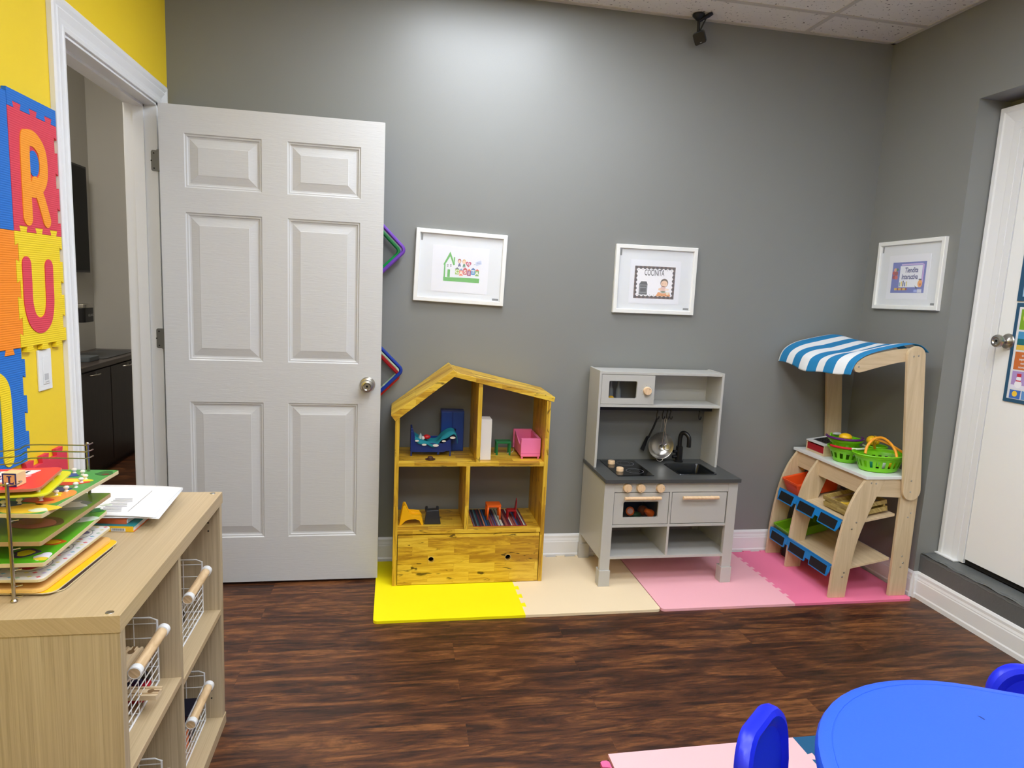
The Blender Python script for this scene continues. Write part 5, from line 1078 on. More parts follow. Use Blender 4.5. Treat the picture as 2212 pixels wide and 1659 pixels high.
t = basket('toy_basket', 'round lime green toy basket with a purple handle, upper of the two stacked', (3.026, -0.312), 0.050, 0.074, 0.060, 14, z0=ZC2 + 0.052)
part('handle', MB(pl('toy purple', (92, 30, 108))).tube(arc((3.022, -0.312), 0.082, PI * 0.80, PI * 1.93, ZC2 + 0.122), 0.0058, 10), t, 'purple curved handle')
for a in (0.30, 0.62): part('handle_lug', MB(GRN).tube([(3.026 + 0.076 * math.cos(PI * a + q), -0.312 + 0.076 * math.sin(PI * a + q), ZC2 + 0.112 + 0.014 * math.sin((q + 0.12) / 0.24 * PI)) for q in (-0.12, -0.08, -0.04, 0, 0.04, 0.08, 0.12)], 0.003, 8), t)
LEM = MATS['lemon yellow']
single('toy_lemon', MB(LEM).ball((3.024, -0.316, ZC2 + 0.122), 0.031, sc=(1.0, 1, 0.62)), 'yellow toy fruit half inside the purple handled basket', 'toy food')
single('toy_ladybird', MB(pl('light grey plastic', (196, 200, 196))).ball((3.031, -0.243, ZC2 + 0.122), 0.016, sc=(1.5, 1, 0.5)), 'pale grey toy lid behind the yellow toy fruit', 'toy food')
t = basket('toy_basket', 'oval lime green toy basket in front with orange handles on the stand', (3.088, -0.480), 0.080, 0.108, 0.082, 22, sx=1.12, sy=0.80)
oc = pl('toy amber', (255, 168, 40)); ob = (3.082, -0.470)
part('handle', MB(oc).tube(smooth_path([(2.995, -0.50, ZC2 + 0.085), (3.010, -0.49, ZC2 + 0.120), (3.045, -0.485, ZC2 + 0.152), (3.085, -0.49, ZC2 + 0.158), (3.115, -0.51, ZC2 + 0.135), (3.124, -0.535, ZC2 + 0.105), (3.118, -0.555, ZC2 + 0.078)], 6), 0.0062, 10), t, 'orange arched handle')
part('handle', MB(oc).tube(smooth_path([(3.125, -0.40, ZC2 + 0.085), (3.100, -0.42, ZC2 + 0.118), (3.072, -0.455, ZC2 + 0.142), (3.11, -0.49, ZC2 + 0.134), (3.165, -0.53, ZC2 + 0.10), (3.19, -0.545, ZC2 + 0.078)], 6), 0.0058, 10), t, 'second orange arched handle')
t2 = basket('toy_basket', 'dark green toy basket half hidden behind the orange handled one', (3.176, -0.350), 0.034, 0.045, 0.085, 10)
lm = thing('toy_lemon', 'yellow toy lemon with a dark seam on top of the rear green basket', 'toy food', (3.135, -0.36, ZC2 + 0.09))
part('lemon_body', MB(LEM).ball((3.150, -0.352, ZC2 + 0.113), 0.030, sc=(1.15, 0.9, 0.85)), lm)
part('lemon_seam', MB(M_ink).tube([(3.144, -0.352 + 0.0278 * math.cos(a), ZC2 + 0.113 + 0.0262 * math.sin(a)) for a in [2 * PI * q / 24 for q in range(24)]], 0.0012, 6, closed=True), lm, 'thin dark seam')
for (x, y, col, l) in ((3.035, -0.50, (20, 150, 110), 'teal toy food piece inside the oval green basket'), (3.10, -0.50, (214, 226, 210), 'pale toy food piece in the middle of the oval green basket'), (3.145, -0.49, (250, 200, 20), 'yellow toy food piece at the right of the oval green basket')):
    single('toy_food', MB(pl('food %d' % col[0], col)).ball((x, y, ZC2 + 0.034), 0.022, sc=(1.0, 0.9, 1.3)), l, 'toy food')
# trays and crate in the stand
def tray(y0, y1, x0, z0, h, col, label, depth=0.225, sl=0.205):
    t = thing('storage_tray', label, 'tray', (x0 + 0.1, (y0 + y1) / 2, z0)); b = MB(col)
    r = Vector((0, -1, 0)); u = Vector((1, 0, sl)).normalized(); n = Vector((-u.z, 0, u.x)); o = Vector((x0, -max(y0, y1) * -1, z0)); o = Vector((x0, max(y0, y1), z0)); W_ = abs(y1 - y0); prev = None
    for ins, hh in ((0.0, h), (0.0, h - 0.010), (0.004, h - 0.010), (0.014, 0.0), (0.017, 0.004), (0.009, h - 0.004), (0.004, h), (0.0, h)):
        q = [o + r * a + u * c + n * hh for a, c in rrect(ins, W_ - ins, ins, depth - ins, 0.014, 4)]
        if prev: k = len(q); b.add(prev + q, [(i, (i + 1) % k, k + (i + 1) % k, k + i) for i in range(k)], None, True)
        prev = q
        if abs(hh) < 0.005: b.add(q, [tuple(range(len(q)))])
    part('tray_shell', b, t); return t
tray(-0.072, -0.218, 2.872, 0.3675, 0.078, pl('tray orange', (236, 84, 30)), 'orange plastic tray on the upper shelf of the stand', depth=0.25)
tray(-0.072, -0.218, 2.845, 0.143, 0.050, pl('tray lime', (110, 160, 20)), 'lime green tray on the lower shelf of the stand', depth=0.25, sl=0.23)
single('black_box', MB(M_black).box(2.90, 3.0, -0.15, -0.08, MT, 0.085), 'black box on the mat under the shop stand', 'box')
def crate():
    m = wood('olive crate wood', 'Y', ((150, 126, 66), (178, 152, 86), (196, 172, 108)), bl=9, bh=9, grain=(6, 50), blockvar=0)
    t = thing('wooden_crate', 'small slatted wooden crate on the upper shelf of the stand', 'crate', (3.03, -0.45, 0.385))
    r = Vector((-0.10, -1, 0)).normalized(); u0 = Vector((1, 0, 0.20)).normalized(); r = (r - u0 * r.dot(u0)).normalized(); u = u0; n = r.cross(u) * (1 if r.cross(u).z > 0 else -1)
    o = Vector((2.925, -0.345, 0.3785)); W_, D_ = 0.205, 0.19
    def bar(a0, a1, c0, c1, h0, h1, nm_='slat'): part(nm_, MB(m).prism(rect(a0, c0, a1, c1), o, r, u, n, h0, h1), t, bevel=0.0008)
    for h0, h1 in ((0.002, 0.024), (0.036, 0.056)):
        bar(0, W_, 0, 0.006, h0, h1); bar(0, W_, D_ - 0.006, D_, h0, h1); bar(0, 0.006, 0.006, D_ - 0.006, h0, h1); bar(W_ - 0.006, W_, 0.006, D_ - 0.006, h0, h1)
    for a in (0.006, W_ - 0.016):
        for c in (0.006, D_ - 0.016): bar(a, a + 0.010, c, c + 0.010, 0.002, 0.054, 'corner_post')
    bar(0.006, W_ - 0.006, 0.006, D_ - 0.006, 0.001, 0.006, 'crate_base')
    p = o + r * 0.10 + u * 0.075 + n * 0.024
    single('toy_banana', MB(pl('banana yellow', (226, 186, 60))).tube(smooth_path([p + u * -0.05 + n * 0.01, p + u * -0.02, p + r * 0.01 + u * 0.02, p + r * 0.03 + u * 0.05 + n * 0.008], 5), [0.005] + [0.012] * 14 + [0.005], 10), 'yellow toy banana inside the wooden crate', 'toy food')
    single('toy_banana', MB(MATS['banana yellow']).tube(smooth_path([p + r * 0.04 + u * -0.045 + n * 0.012, p + r * 0.045 + u * -0.015, p + r * 0.05 + u * 0.02, p + r * 0.07 + u * 0.05 + n * 0.008], 5), [0.005] + [0.012] * 14 + [0.005], 10), 'yellow toy banana nearer the right end of the crate', 'toy food')
crate()

# ================================================================== cube shelf at the left
def cube_shelf():
    x0, x1, y0, y1, H = -0.07, 0.319, -1.936, -1.188, 0.740; th = 0.034
    t = thing('cube_shelf', 'pale oak cube shelf with four compartments by the yellow wall', 'shelf', (0.12, -1.56, 0))
    part('top_board', MB(O_Y).box(x0, x1, y0, y1, H - th, H), t, bevel=0.0006)
    part('base_board', MB(O_Y).box(x0, x1, y0, y1, 0, th), t, bevel=0.0006)
    for a, c in ((y0 + 0.002, y0 + 0.026), (y1 - 0.028, y1 - 0.004)): part('side_panel', MB(O_Z).box(x0 + 0.002, x1 - 0.002, a, c, th, H - th), t, bevel=0.0006)
    part('divider', MB(O_Z).box(x0 + 0.004, x1 - 0.003, -1.589, -1.573, th, H - th), t, bevel=0.0006)
    part('middle_shelf', MB(O_Y).box(x0 + 0.004, x1 - 0.003, y0 + 0.026, -1.589, 0.384, 0.400), t, bevel=0.0006)
    part('middle_shelf', MB(O_Y).box(x0 + 0.004, x1 - 0.003, -1.573, y1 - 0.028, 0.368, 0.384), t, bevel=0.0006)
    for y in (y0 + 0.014, y1 - 0.016):
        s = part('cam_screw', MB(M_steel).lathe([(0.0075, 0), (0.007, 0.0008), (0.003, 0.0002), (0, 0.0002)], (0.296, y, H + 0.0001), (0, 0, 1), 16), t, 'small steel screw cap')
    dt = MB(M_gap)
    for z in (0.10, 0.125, 0.63, 0.655): dt.lathe([(0, 0), (0.0025, 0), (0.0025, 0.0006), (0, 0.0006)], (0.285, y1 - 0.0281, z), (0, -1, 0), 8)
    part('peg_hole', dt, t, 'tiny peg holes')
cube_shelf()
def wire_basket(y0, y1, z0, label, h=0.165):
    t = thing('wire_basket', label, 'wire basket', (0.12, (y0 + y1) / 2, z0), 'white wire baskets in the cube shelf')
    xf, xb = 0.270, -0.04; yn, yf = y0 + 0.014, y1 - 0.016; zt = z0 + h; zb = z0 + 0.004; r = 0.0014
    rim = MB(M_wire).tube([(xf, yn, zt), (xb, yn, zt), (xb, yf, zt), (xf - 0.015, yf, zt), (xf, yf, zt - 0.006), (xf, yf, zb), (xf, yn, zb), (xf, yn, zt)][1:], 0.0024, 8)
    rim.tube([(xf, yn, zb), (xb, yn, zb), (xb, yf, zb), (xf, yf, zb)], 0.0022, 8).tube([(xf, yn, zt - 0.045), (xf, yf, zt - 0.045)], 0.0032, 8)
    part('basket_frame', rim, t)
    g = MB(M_wire)
    for i in range(1, 6):
        z = zb + (zt - 0.045 - zb) * i / 6; g.tube([(xf, yn, z), (xf, yf, z)], r, 6)
    for i in range(1, 7):
        y = yn + (yf - yn) * i / 7; g.tube([(xf, y, zt - 0.045), (xf, y, zb), (xb, y, zb), (xb, y, zt)], r, 6)
    for i in range(1, 5):
        z = zb + (zt - zb) * i / 4.4
        for y in (yn, yf): g.tube([(xf, y, z), (xb, y, z)], r, 6)
    for i in range(1, 6):
        x = xf + (xb - xf) * i / 6
        for y in (yn, yf): g.tube([(x, y, zt), (x, y, zb)], r, 6)
    for i in range(1, 5):
        x = xf + (xb - xf) * i / 5; g.tube([(x, yn, zb), (x, yf, zb)], r, 6)
    part('wire_mesh', g, t)
    yc = (y0 + y1) / 2 + 0.004; hh = MB(M_knob)
    part('handle', MB(wood('beech bar', 'Y', ((206, 172, 128), (222, 190, 146), (232, 202, 160)), bl=9, bh=9, grain=(8, 90), blockvar=0, streak=0.3)).tube([(0.302, yc - 0.089, zt - 0.002), (0.302, yc + 0.089, zt - 0.002)], 0.0115, 18), t, 'pale wooden handle bar')
    for s in (-1, 1):
        part('handle_ring', MB(M_wire).lathe([(0.0116, -0.0085), (0.0138, -0.0075), (0.0138, 0.007), (0.0116, 0.008), (0.0116, -0.0085)], (0.302, yc + s * 0.082, zt - 0.002), (0, 1, 0), 20).tube([(0.292, yc + s * 0.08, zt - 0.008), (xf, yc + s * 0.08, zt - 0.045)], 0.003, 8), t, 'white handle ring')
    return t
wire_basket(-1.910, -1.589, 0.400, 'white wire basket holding wooden train tracks, upper near compartment')
wire_basket(-1.573, -1.216, 0.384, 'white wire basket in the upper compartment nearest the door')
wire_basket(-1.573, -1.216, 0.034, 'white wire basket in the lower compartment nearest the door')
wire_basket(-1.910, -1.589, 0.034, 'white wire basket at the bottom of the near compartment')
TRK = M_birchy
def track(c, d, ln, label, tilt=0.0):
    d = Vector(d).normalized(); up = Vector((0, 0, 1)); s = d.cross(up).normalized(); n = s.cross(d); c = Vector(c)
    t = thing('wooden_track', label, 'toy track', c, 'wooden toy train tracks in the near basket'); b = MB(TRK)
    b.obox(c, (d, s, n), (ln / 2, 0.018, 0.004))
    b.obox(c + n * 0.0055, (d, s, n), (ln / 2, 0.006, 0.0016)); 
    for k in (-1, 1): b.obox(c + n * 0.0055 + s * (0.0155 * k), (d, s, n), (ln / 2, 0.0025, 0.0016))
    part('track_plank', b, t); 
    part('connector_hole', MB(mat('track hole', (120, 92, 60))).prism(circ(0, 0, 0.007, 16) , c + d * (ln / 2 - 0.018) + n * 0.0072, d, s, n, 0, 0.0004).obox(c + d * (ln / 2 - 0.006) + n * 0.0073, (d, s, n), (0.006, 0.003, 0.0002)), t, 'keyhole shaped connector cut')
track((0.232, -1.705, 0.436), (1, -0.10, 0.02), 0.15, 'wooden track piece poking out through the front of the near basket')
track((0.236, -1.745, 0.512), (0.12, 0.9, 0.16), 0.15, 'wooden track piece lying along the basket behind the handle')
track((0.190, -1.750, 0.520), (0.05, 1, 0.14), 0.15, 'wooden track piece at the back of the near basket')
track((0.215, -1.73, 0.475), (0.5, 0.8, 0.05), 0.12, 'wooden track piece slanting across the near basket')
single('toy_ring', MB(WHT).tube([(0.245 + 0.012 * math.cos(a), -1.640 + 0.018 * math.sin(a), 0.462 + 0.006 * math.cos(a)) for a in [2 * PI * k / 20 for k in range(20)]], 0.004, 8, closed=True), 'white toy ring near the right end of the near basket', 'toy')
single('toy_train_wheel', MB(M_black).lathe([(0, 0), (0.018, 0), (0.018, 0.012), (0, 0.012)], (0.240, -1.635, 0.432), (0.6, 0.2, 0.7), 20), 'black toy wheel beneath the white toy ring', 'toy')
single('toy_block', MB(pl('brick red', (190, 20, 40))).prism(rrect(-0.03, 0.03, -0.02, 0.02, 0.008, 4), (0.246, -1.665, 0.4045), (0, 1, 0), (1, 0, 0), (0, 0, 1), 0, 0.022), 'red toy piece low in the near basket', 'toy', bevel=0.002)
single('toy_block', MB(pl('brick navy', (30, 36, 70))).box(0.20, 0.25, -1.66, -1.62, 0.408, 0.44), 'navy toy piece low at the right of the near basket', 'toy', bevel=0.003)
for i, (x, y, z, r_, col, l) in enumerate(((0.22, -1.33, 0.42, 0.03, (22, 22, 26), 'black toy ball low in the upper far basket'), (0.20, -1.41, 0.415, 0.026, (60, 50, 44), 'brown toy ball in the upper far basket'), (0.13, -1.36, 0.42, 0.030, (120, 116, 110), 'grey toy ball at the back of the upper far basket'))):
    single('toy_ball', MB(pl('ball %d' % i, col)).ball((x, y, z), r_), l, 'toy ball', 'toy balls in the upper far basket')
single('toy_figure_block', MB(pl('block orange', (250, 130, 40))).box(0.222, 0.258, -1.400, -1.350, 0.04, 0.115), 'orange toy block standing in the lower far basket', 'toy block', bevel=0.004)
single('toy_figure_block', MB(pl('block ink', (18, 20, 40))).box(0.215, 0.258, -1.340, -1.255, 0.04, 0.13), 'navy black toy block beside the orange one in the lower far basket', 'toy block', bevel=0.004)
single('toy_flower', MB(WHT).lathe([(0, 0), (0.012, 0), (0.012, 0.004), (0, 0.004)], (0.2585, -1.285, 0.09), (1, 0, 0), 8), 'small white flower piece on the navy block', 'toy')

# puzzle rack and puzzles
def rack():
    t = thing('puzzle_rack', 'chrome wire puzzle rack standing on the oak cube shelf', 'rack', (-0.02, -1.71, 0.7403))
    yn, yf, z0 = -1.866, -1.556, 0.7403
    for x, y, nm_, zt in ((0.109, yn, 'post', 0.971), (0.117, yf, 'post', 0.973), (-0.12, yn, 'post', 0.971), (-0.12, yf, 'post', 0.973)):
        part(nm_, MB(M_chrome).tube([(x, y, z0), (x, y, zt)], 0.0034, 10).ball((x, y, zt), 0.0042, seg=10).lathe([(0.006, 0), (0.006, 0.003), (0.0034, 0.006)], (x, y, z0), seg=12), t)
    for z in (0.7471, 0.7691, 0.8011, 0.8426, 0.8981):
        part('shelf_wire', MB(M_chrome).tube([(-0.12, yn + 0.03, z), (0.085, yn + 0.03, z), (0.109, yn + 0.003, z), (0.122, yn + 0.006, z + 0.002)], 0.0013, 6), t)
        part('shelf_wire', MB(M_chrome).tube([(-0.12, yf - 0.03, z), (0.09, yf - 0.03, z), (0.117, yf - 0.003, z), (0.126, yf - 0.006, z + 0.002)], 0.0013, 6), t)
    for z in (0.971, 0.9555, 0.940): part('back_wire', MB(M_chrome).tube(smooth_path([(-0.12, yf, z - 0.02), (-0.03, yf - 0.004, z - 0.012), (0.0, yf - 0.004, z), (0.10, yf - 0.006, z), (0.117, yf - 0.004, z), (0.126, yf + 0.006, z + 0.003)], 4), 0.0016, 6), t)
    part('top_wire', MB(M_chrome).tube([(-0.12, yn, 0.970), (0.109, yn, 0.970)], 0.0016, 6).tube(smooth_path([(0.112, yn, 0.968), (0.122, yn + 0.004, 0.969), (0.126, yn + 0.016, 0.972), (0.118, yn + 0.022, 0.970)], 4), 0.0012, 6), t)
rack()
pe = pl('puzzle edge', (214, 198, 156)); pe2 = pl('puzzle edge brown', (176, 146, 104))
def board(c1, c2, z, wd, th, face, edge, label, art=None, rad=0.004, rot=None):
    """c1 near right corner, c2 far right corner"""
    c1 = Vector((*c1, z)); c2 = Vector((*c2, z)); v = (c2 - c1); L_ = v.length; v.normalize(); r = Vector((v.y, -v.x, 0)); o = c1 - r * wd; n = Vector((0, 0, 1))
    t = thing('puzzle_board', label, 'puzzle', (o + r * wd / 2 + v * L_ / 2), 'wooden puzzle boards in the rack')
    part('board_edge', MB(edge).prism(rrect(0, wd, 0, L_, rad, 4), o, r, v, n, -th, -0.0004), t, bevel=0.0006)
    part('board_face', MB(face).prism(rrect(0.0008, wd - 0.0008, 0.0008, L_ - 0.0008, rad, 4), o, r, v, n, -0.0004, 0), t)
    if art:
        b = MB(); art(b, lambda pts, m, lv=0: b.prism(pts, o, r, v, n, 0, 0.0003 + lv * 0.0002, m), wd, L_, o, r, v); part('printed_picture', b, t, 'printed puzzle picture')
    return t, o, r, v
q_ = lambda r, g, b2_: mat('puzzle %d %d %d' % (r, g, b2_), (r, g, b2_), rough=0.35, var=0.02)
def blob(cx, cy, rx, ry, seed=0, n=22, k=0.12): 
    rnd = random.Random(seed); ph = [rnd.random() * 6.28 for _ in range(3)]
    return [(cx + rx * (1 + k * math.sin(3 * a + ph[0]) + k * 0.6 * math.sin(5 * a + ph[1])) * math.cos(a), cy + ry * (1 + k * math.sin(2 * a + ph[2])) * math.sin(a)) for a in [2 * PI * i / n for i in range(n)]]
def art0(b, P, W_, L_, o, r, v):
    P(blob(W_ - 0.045, 0.03, 0.055, 0.026, 1), q_(250, 206, 60)); P(blob(W_ - 0.03, 0.10, 0.026, 0.05, 2), q_(240, 150, 60)); P(blob(W_ - 0.10, 0.055, 0.03, 0.02, 3), q_(30, 60, 140), 1)
    P(blob(W_ - 0.055, 0.08, 0.028, 0.016, 4), q_(220, 40, 30), 2); P(blob(W_ - 0.06, 0.115, 0.036, 0.018, 5), q_(250, 226, 30), 3); P(blob(W_ - 0.06, 0.150, 0.034, 0.016, 6), q_(24, 60, 130), 4)
    P(blob(W_ - 0.062, 0.205, 0.040, 0.024, 7), q_(226, 44, 36), 2); P(blob(W_ - 0.060, 0.215, 0.040, 0.014, 8), q_(255, 226, 40), 3); P(blob(W_ - 0.09, 0.255, 0.024, 0.016, 9), q_(36, 70, 150), 3); P(blob(W_ - 0.018, 0.275, 0.018, 0.018, 10), q_(40, 110, 50), 1); P(blob(W_ - 0.012, 0.265, 0.008, 0.006, 12), q_(120, 60, 40), 2)
    P(blob(W_ - 0.018, 0.02, 0.016, 0.010, 11), q_(230, 236, 210), 5); P(blob(W_ - 0.13, 0.03, 0.02, 0.02, 13), q_(250, 220, 20), 2)
def art1(b, P, W_, L_, o, r, v):
    P(blob(W_ - 0.062, 0.105, 0.048, 0.040, 3), q_(92, 66, 40)); P(blob(W_ - 0.065, 0.10, 0.040, 0.032, 3), q_(176, 96, 80), 1); P(blob(W_ - 0.072, 0.11, 0.022, 0.018, 5), q_(170, 110, 50), 2)
    P(blob(W_ - 0.05, 0.215, 0.042, 0.036, 6), q_(120, 130, 120)); P(blob(W_ - 0.05, 0.215, 0.030, 0.026, 9, k=0.3), q_(232, 230, 224), 1); P(blob(W_ - 0.07, 0.20, 0.012, 0.02, 8), q_(104, 60, 44), 2)
def art2(b, P, W_, L_, o, r, v):
    P(blob(W_ - 0.055, 0.05, 0.022, 0.020, 1, k=0.2), q_(70, 54, 110)); P(blob(W_ - 0.055, 0.05, 0.015, 0.014, 1), q_(240, 230, 30), 1); P(blob(W_ - 0.03, 0.105, 0.021, 0.018, 4), q_(214, 90, 20)); P(blob(W_ - 0.03, 0.105, 0.013, 0.011, 4), q_(250, 210, 30), 1)
    P(blob(W_ - 0.015, 0.03, 0.014, 0.018, 5), q_(236, 232, 246), 2); P(blob(W_ - 0.013, 0.018, 0.012, 0.008, 6), q_(240, 210, 60), 3); P(blob(W_ - 0.10, 0.16, 0.05, 0.05, 7), q_(16, 60, 40)); P(blob(W_ - 0.02, 0.24, 0.018, 0.022, 8, k=0.3), q_(226, 240, 220), 1); P(blob(W_ - 0.03, 0.30, 0.02, 0.02, 9, k=0.3), q_(30, 130, 60), 1); P(blob(W_ - 0.015, 0.34, 0.010, 0.010, 9, k=0.3), q_(226, 240, 220), 2)
def art3(b, P, W_, L_, o, r, v):
    rnd = random.Random(3); cs = [(208, 80, 90), (150, 180, 150), (190, 176, 214), (220, 206, 120), (120, 170, 190)]
    for i in range(9):
        for j in range(16):
            x = W_ - 0.012 - i * 0.018 + rnd.uniform(-.003, .003); y = 0.012 + j * 0.0178 + rnd.uniform(-.003, .003)
            P([(x - 0.005, y), (x, y - 0.0036), (x + 0.005, y), (x, y + 0.0036)], q_(*cs[(i * 3 + j * 2) % 5]))
    for y, c in ((0.07, (176, 30, 40)), (0.15, (96, 120, 70)), (0.235, (90, 84, 140))):
        P(circ(W_ - 0.055, y, 0.035, 26), q_(130, 130, 136), 1); P(circ(W_ - 0.055, y, 0.0335, 26), q_(238, 238, 234), 2); P(blob(W_ - 0.055, y, 0.024, 0.022, int(y * 100), k=0.2), q_(*c), 3)
def art4(b, P, W_, L_, o, r, v):
    P(blob(W_ - 0.075, 0.07, 0.045, 0.045, 4), q_(90, 50, 40)); P(blob(W_ - 0.075, 0.07, 0.030, 0.03, 5), q_(214, 160, 96), 1); P(blob(W_ - 0.055, 0.05, 0.012, 0.010, 5), q_(60, 40, 70), 2)
    P(circ(W_ - 0.06, 0.19, 0.040, 26), q_(196, 140, 84)); P(circ(W_ - 0.06, 0.19, 0.034, 26), q_(226, 176, 112), 1); P(circ(W_ - 0.06, 0.19, 0.022, 26), q_(190, 120, 70), 2)
YN = -1.850
board((0.176, -1.835), (0.188, -1.60), 0.7438, 0.2, 0.003, q_(60, 40, 40), pe, 'thin dark faced puzzle lying lowest under the rack', rad=0.02)
board((0.168, -1.848), (0.186, -1.575), 0.7475, 0.2, 0.003, q_(255, 196, 20), pe, 'thin yellow puzzle board second from the bottom of the rack', rad=0.02)
board((0.149, -1.850), (0.172, -1.577), 0.7555, 0.23, 0.007, q_(240, 190, 116), pl('puzzle edge amber', (240, 196, 110)), 'tan puzzle board with brown pictures near the bottom of the rack', art4, rad=0.018)
board((0.151, YN), (0.164, -1.562), 0.7765, 0.23, 0.006, q_(224, 222, 220), pe, 'white puzzle board with coloured diamonds and round pictures', art3, rad=0.012)
board((0.156, YN), (0.150, -1.548), 0.8110, 0.23, 0.0085, q_(92, 180, 30), pe, 'bright green puzzle board with flowers in the middle of the rack', art2)
board((0.153, YN), (0.160, -1.548), 0.8530, 0.23, 0.009, q_(106, 140, 30), pe2, 'olive green puzzle board with animals in brown edge', art1)
tp, o, r, v = board((0.158, YN), (0.179, -1.548), 0.9080, 0.23, 0.0085, q_(78, 160, 76), pe, 'green puzzle board covered in white pegs near the rack top', art0)
for px_, py_ in PEGS:
    part('peg', MB(WHT).lathe([(0.0045, 0), (0.0028, 0.002), (0.0026, 0.0045), (0.0052, 0.0065), (0.0055, 0.009), (0.003, 0.011), (0, 0.0112)], (px_, py_, 0.9084), (0, 0, 1), 14), tp, 'white puzzle peg')
t, o, r, v = board((0.157, -1.828), (0.131, -1.662), 0.9400, 0.215, 0.0045, q_(226, 226, 20), q_(226, 226, 60), 'lime yellow puzzle board under the red one on the rack top', rad=0.016)
def art5(b, P, W_, L_, o, r, v):
    rnd = random.Random(8)
    for row, (x0, x1, c0, c1) in enumerate(((0.06, 0.19, 0.050, 0.078), (0.05, 0.16, 0.082, 0.092), (0.045, 0.20, 0.098, 0.132))):
        P([(W_ - x1, c0), (W_ - x0, c0), (W_ - x0 + 0.01, c1), (W_ - x1, c1)], q_(252, 226, 232), 1 + row); P([(W_ - x1, c0 + 0.006), (W_ - x0 - 0.004, c0 + 0.006), (W_ - x0 + 0.004, c1 - 0.003), (W_ - x1, c1 - 0.003)], q_(250, 250, 250), 4 + row)
        for k in range(7):
            x = W_ - x0 - 0.010 - k * 0.017; P([(x - 0.004, c0 + 0.010), (x + 0.002, c0 + 0.012), (x + 0.004, c1 - 0.006), (x - 0.001, c1 - 0.007)], q_(40, 36, 50) if k % 3 != 1 else q_(60, 60, 130), 8)
    P(blob(W_ - 0.055, 0.028, 0.016, 0.007, 3), q_(250, 226, 190), 2); P(blob(W_ - 0.075, 0.040, 0.010, 0.005, 4), q_(240, 150, 90), 2)
for q in ((0.020, 0.02), (0.020, 0.10), (0.018, 0.135), (0.19, 0.02), (0.19, 0.13)):
    p = o + r * (0.215 - q[0]) + v * q[1]; part('peg', MB(pl('cream peg', (236, 230, 200))).lathe([(0.0038, 0), (0.0038, 0.0075)], (p.x, p.y, 0.9401), (0, 0, 1), 12), t, 'cream puzzle peg')
board((0.147, -1.834), (0.123, -1.682), 0.9535, 0.21, 0.006, q_(240, 50, 50), q_(196, 120, 90), 'red puzzle board with white lettered shapes topmost on the rack', art5, rad=0.016)
# alphabet block
def block():
    s = 0.0135; c = Vector((0.094, -1.812, 0.9538 + s)); a = -0.12; r = Vector((math.cos(a), math.sin(a), 0)); u = Vector((0, 0, 1)); n = Vector((math.sin(a), -math.cos(a), 0))
    t = thing('alphabet_block', 'small wooden alphabet block with a blue T on the red puzzle', 'toy block', c - u * s)
    part('block_cube', MB(pl('block wood', (232, 206, 150))).obox(c, (r, n, u), (s, s, s)), t, bevel=0.0012)
    nb = pl('block navy', (20, 32, 120)); bb = MB(nb); o = c + n * s
    for p in (rect(-s + 0.0006, s - 0.003, s - 0.0006, s - 0.0006), rect(-s + 0.0006, -s + 0.0006, s - 0.0006, -s + 0.003), rect(-s + 0.0006, -s + 0.003, -s + 0.003, s - 0.003), rect(s - 0.003, -s + 0.003, s - 0.0006, s - 0.003)): bb.prism(p, o, r, u, n, 0, 0.0007)
    part('painted_border', bb, t, 'dark blue painted border')
    tb = MB(nb)
    # an upside-down serif T as it lies in the photograph
    for p in (rect(-0.0018, -0.0065, 0.0018, 0.0075), rect(-0.0045, 0.006, 0.0045, 0.008), [(-0.008, -0.0085), (0.008, -0.0085), (0.008, -0.003), (0.006, -0.0058), (-0.006, -0.0058), (-0.008, -0.003)]): tb.prism(p, o, r, u, n, 0, 0.0007)
    part('letter', tb, t, 'dark blue letter T upside down')
    part('painted_square', MB(pl('block peach', (226, 170, 120))).prism(rect(-0.0098, -0.0098, 0.0098, 0.0098), o, r, u, n, 0, 0.0003), t, 'peach painted square')
block()
# books and papers
bt = thing('book', 'teal and yellow picture book lowest by the rack', 'book', (0.12, -1.47, 0.7403))
co = (Vector((0.191, -1.507, 0)), Vector((0.196, -1.40, 0)), Vector((0.06, -1.38, 0)), Vector((0.055, -1.49, 0)))
def slab(m, co, z0, z1): 
    return MB(m).xy([(q.x, q.y) for q in co], z0, z1)
part('cover', slab(pl('book teal', (30, 140, 150)), co, 0.7525, 0.7540), bt); part('cover', slab(pl('book orange', (230, 110, 40)), co, 0.7404, 0.7419), bt)
part('spine', MB(pl('book yellow', (250, 200, 30))).add([(0.19, -1.508, 0.7404), (0.054, -1.491, 0.7404), (0.054, -1.491, 0.754), (0.19, -1.508, 0.754), (0.19, -1.506, 0.7404), (0.054, -1.489, 0.7404), (0.054, -1.489, 0.754), (0.19, -1.506, 0.754)], [(0, 1, 2, 3), (4, 5, 6, 7), (0, 1, 5, 4), (3, 2, 6, 7), (0, 3, 7, 4), (1, 2, 6, 5)]), bt, 'yellow spine')
bc = MB(M_paper); o = Vector((0.172, -1.5063, 0.7415)); rv = Vector((-0.136, 0.017, 0)).normalized(); nv_ = Vector((0.017, 0.136, 0)).normalized() * -1
bc.prism(rect(0, 0, 0.034, 0.008), o, rv, (0, 0, 1), nv_, 0, 0.0006)
for k in range(14): bc.prism(rect(0.003 + k * 0.002, 0.002, 0.0038 + k * 0.002, 0.0075), o, rv, (0, 0, 1), nv_, 0.0006, 0.0008, M_ink)
part('barcode', bc, bt, 'white barcode strip')
part('pages', slab(M_paper, [q.lerp(Vector((0.125, -1.44, 0)), 0.03) for q in co], 0.7419, 0.7525), bt)
bk = thing('book', 'orange spined picture book lying on the teal one', 'book', (0.1, -1.46, 0.754))
co2 = (Vector((0.168, -1.490, 0)), Vector((0.178, -1.39, 0)), Vector((0.05, -1.37, 0)), Vector((0.035, -1.47, 0)))
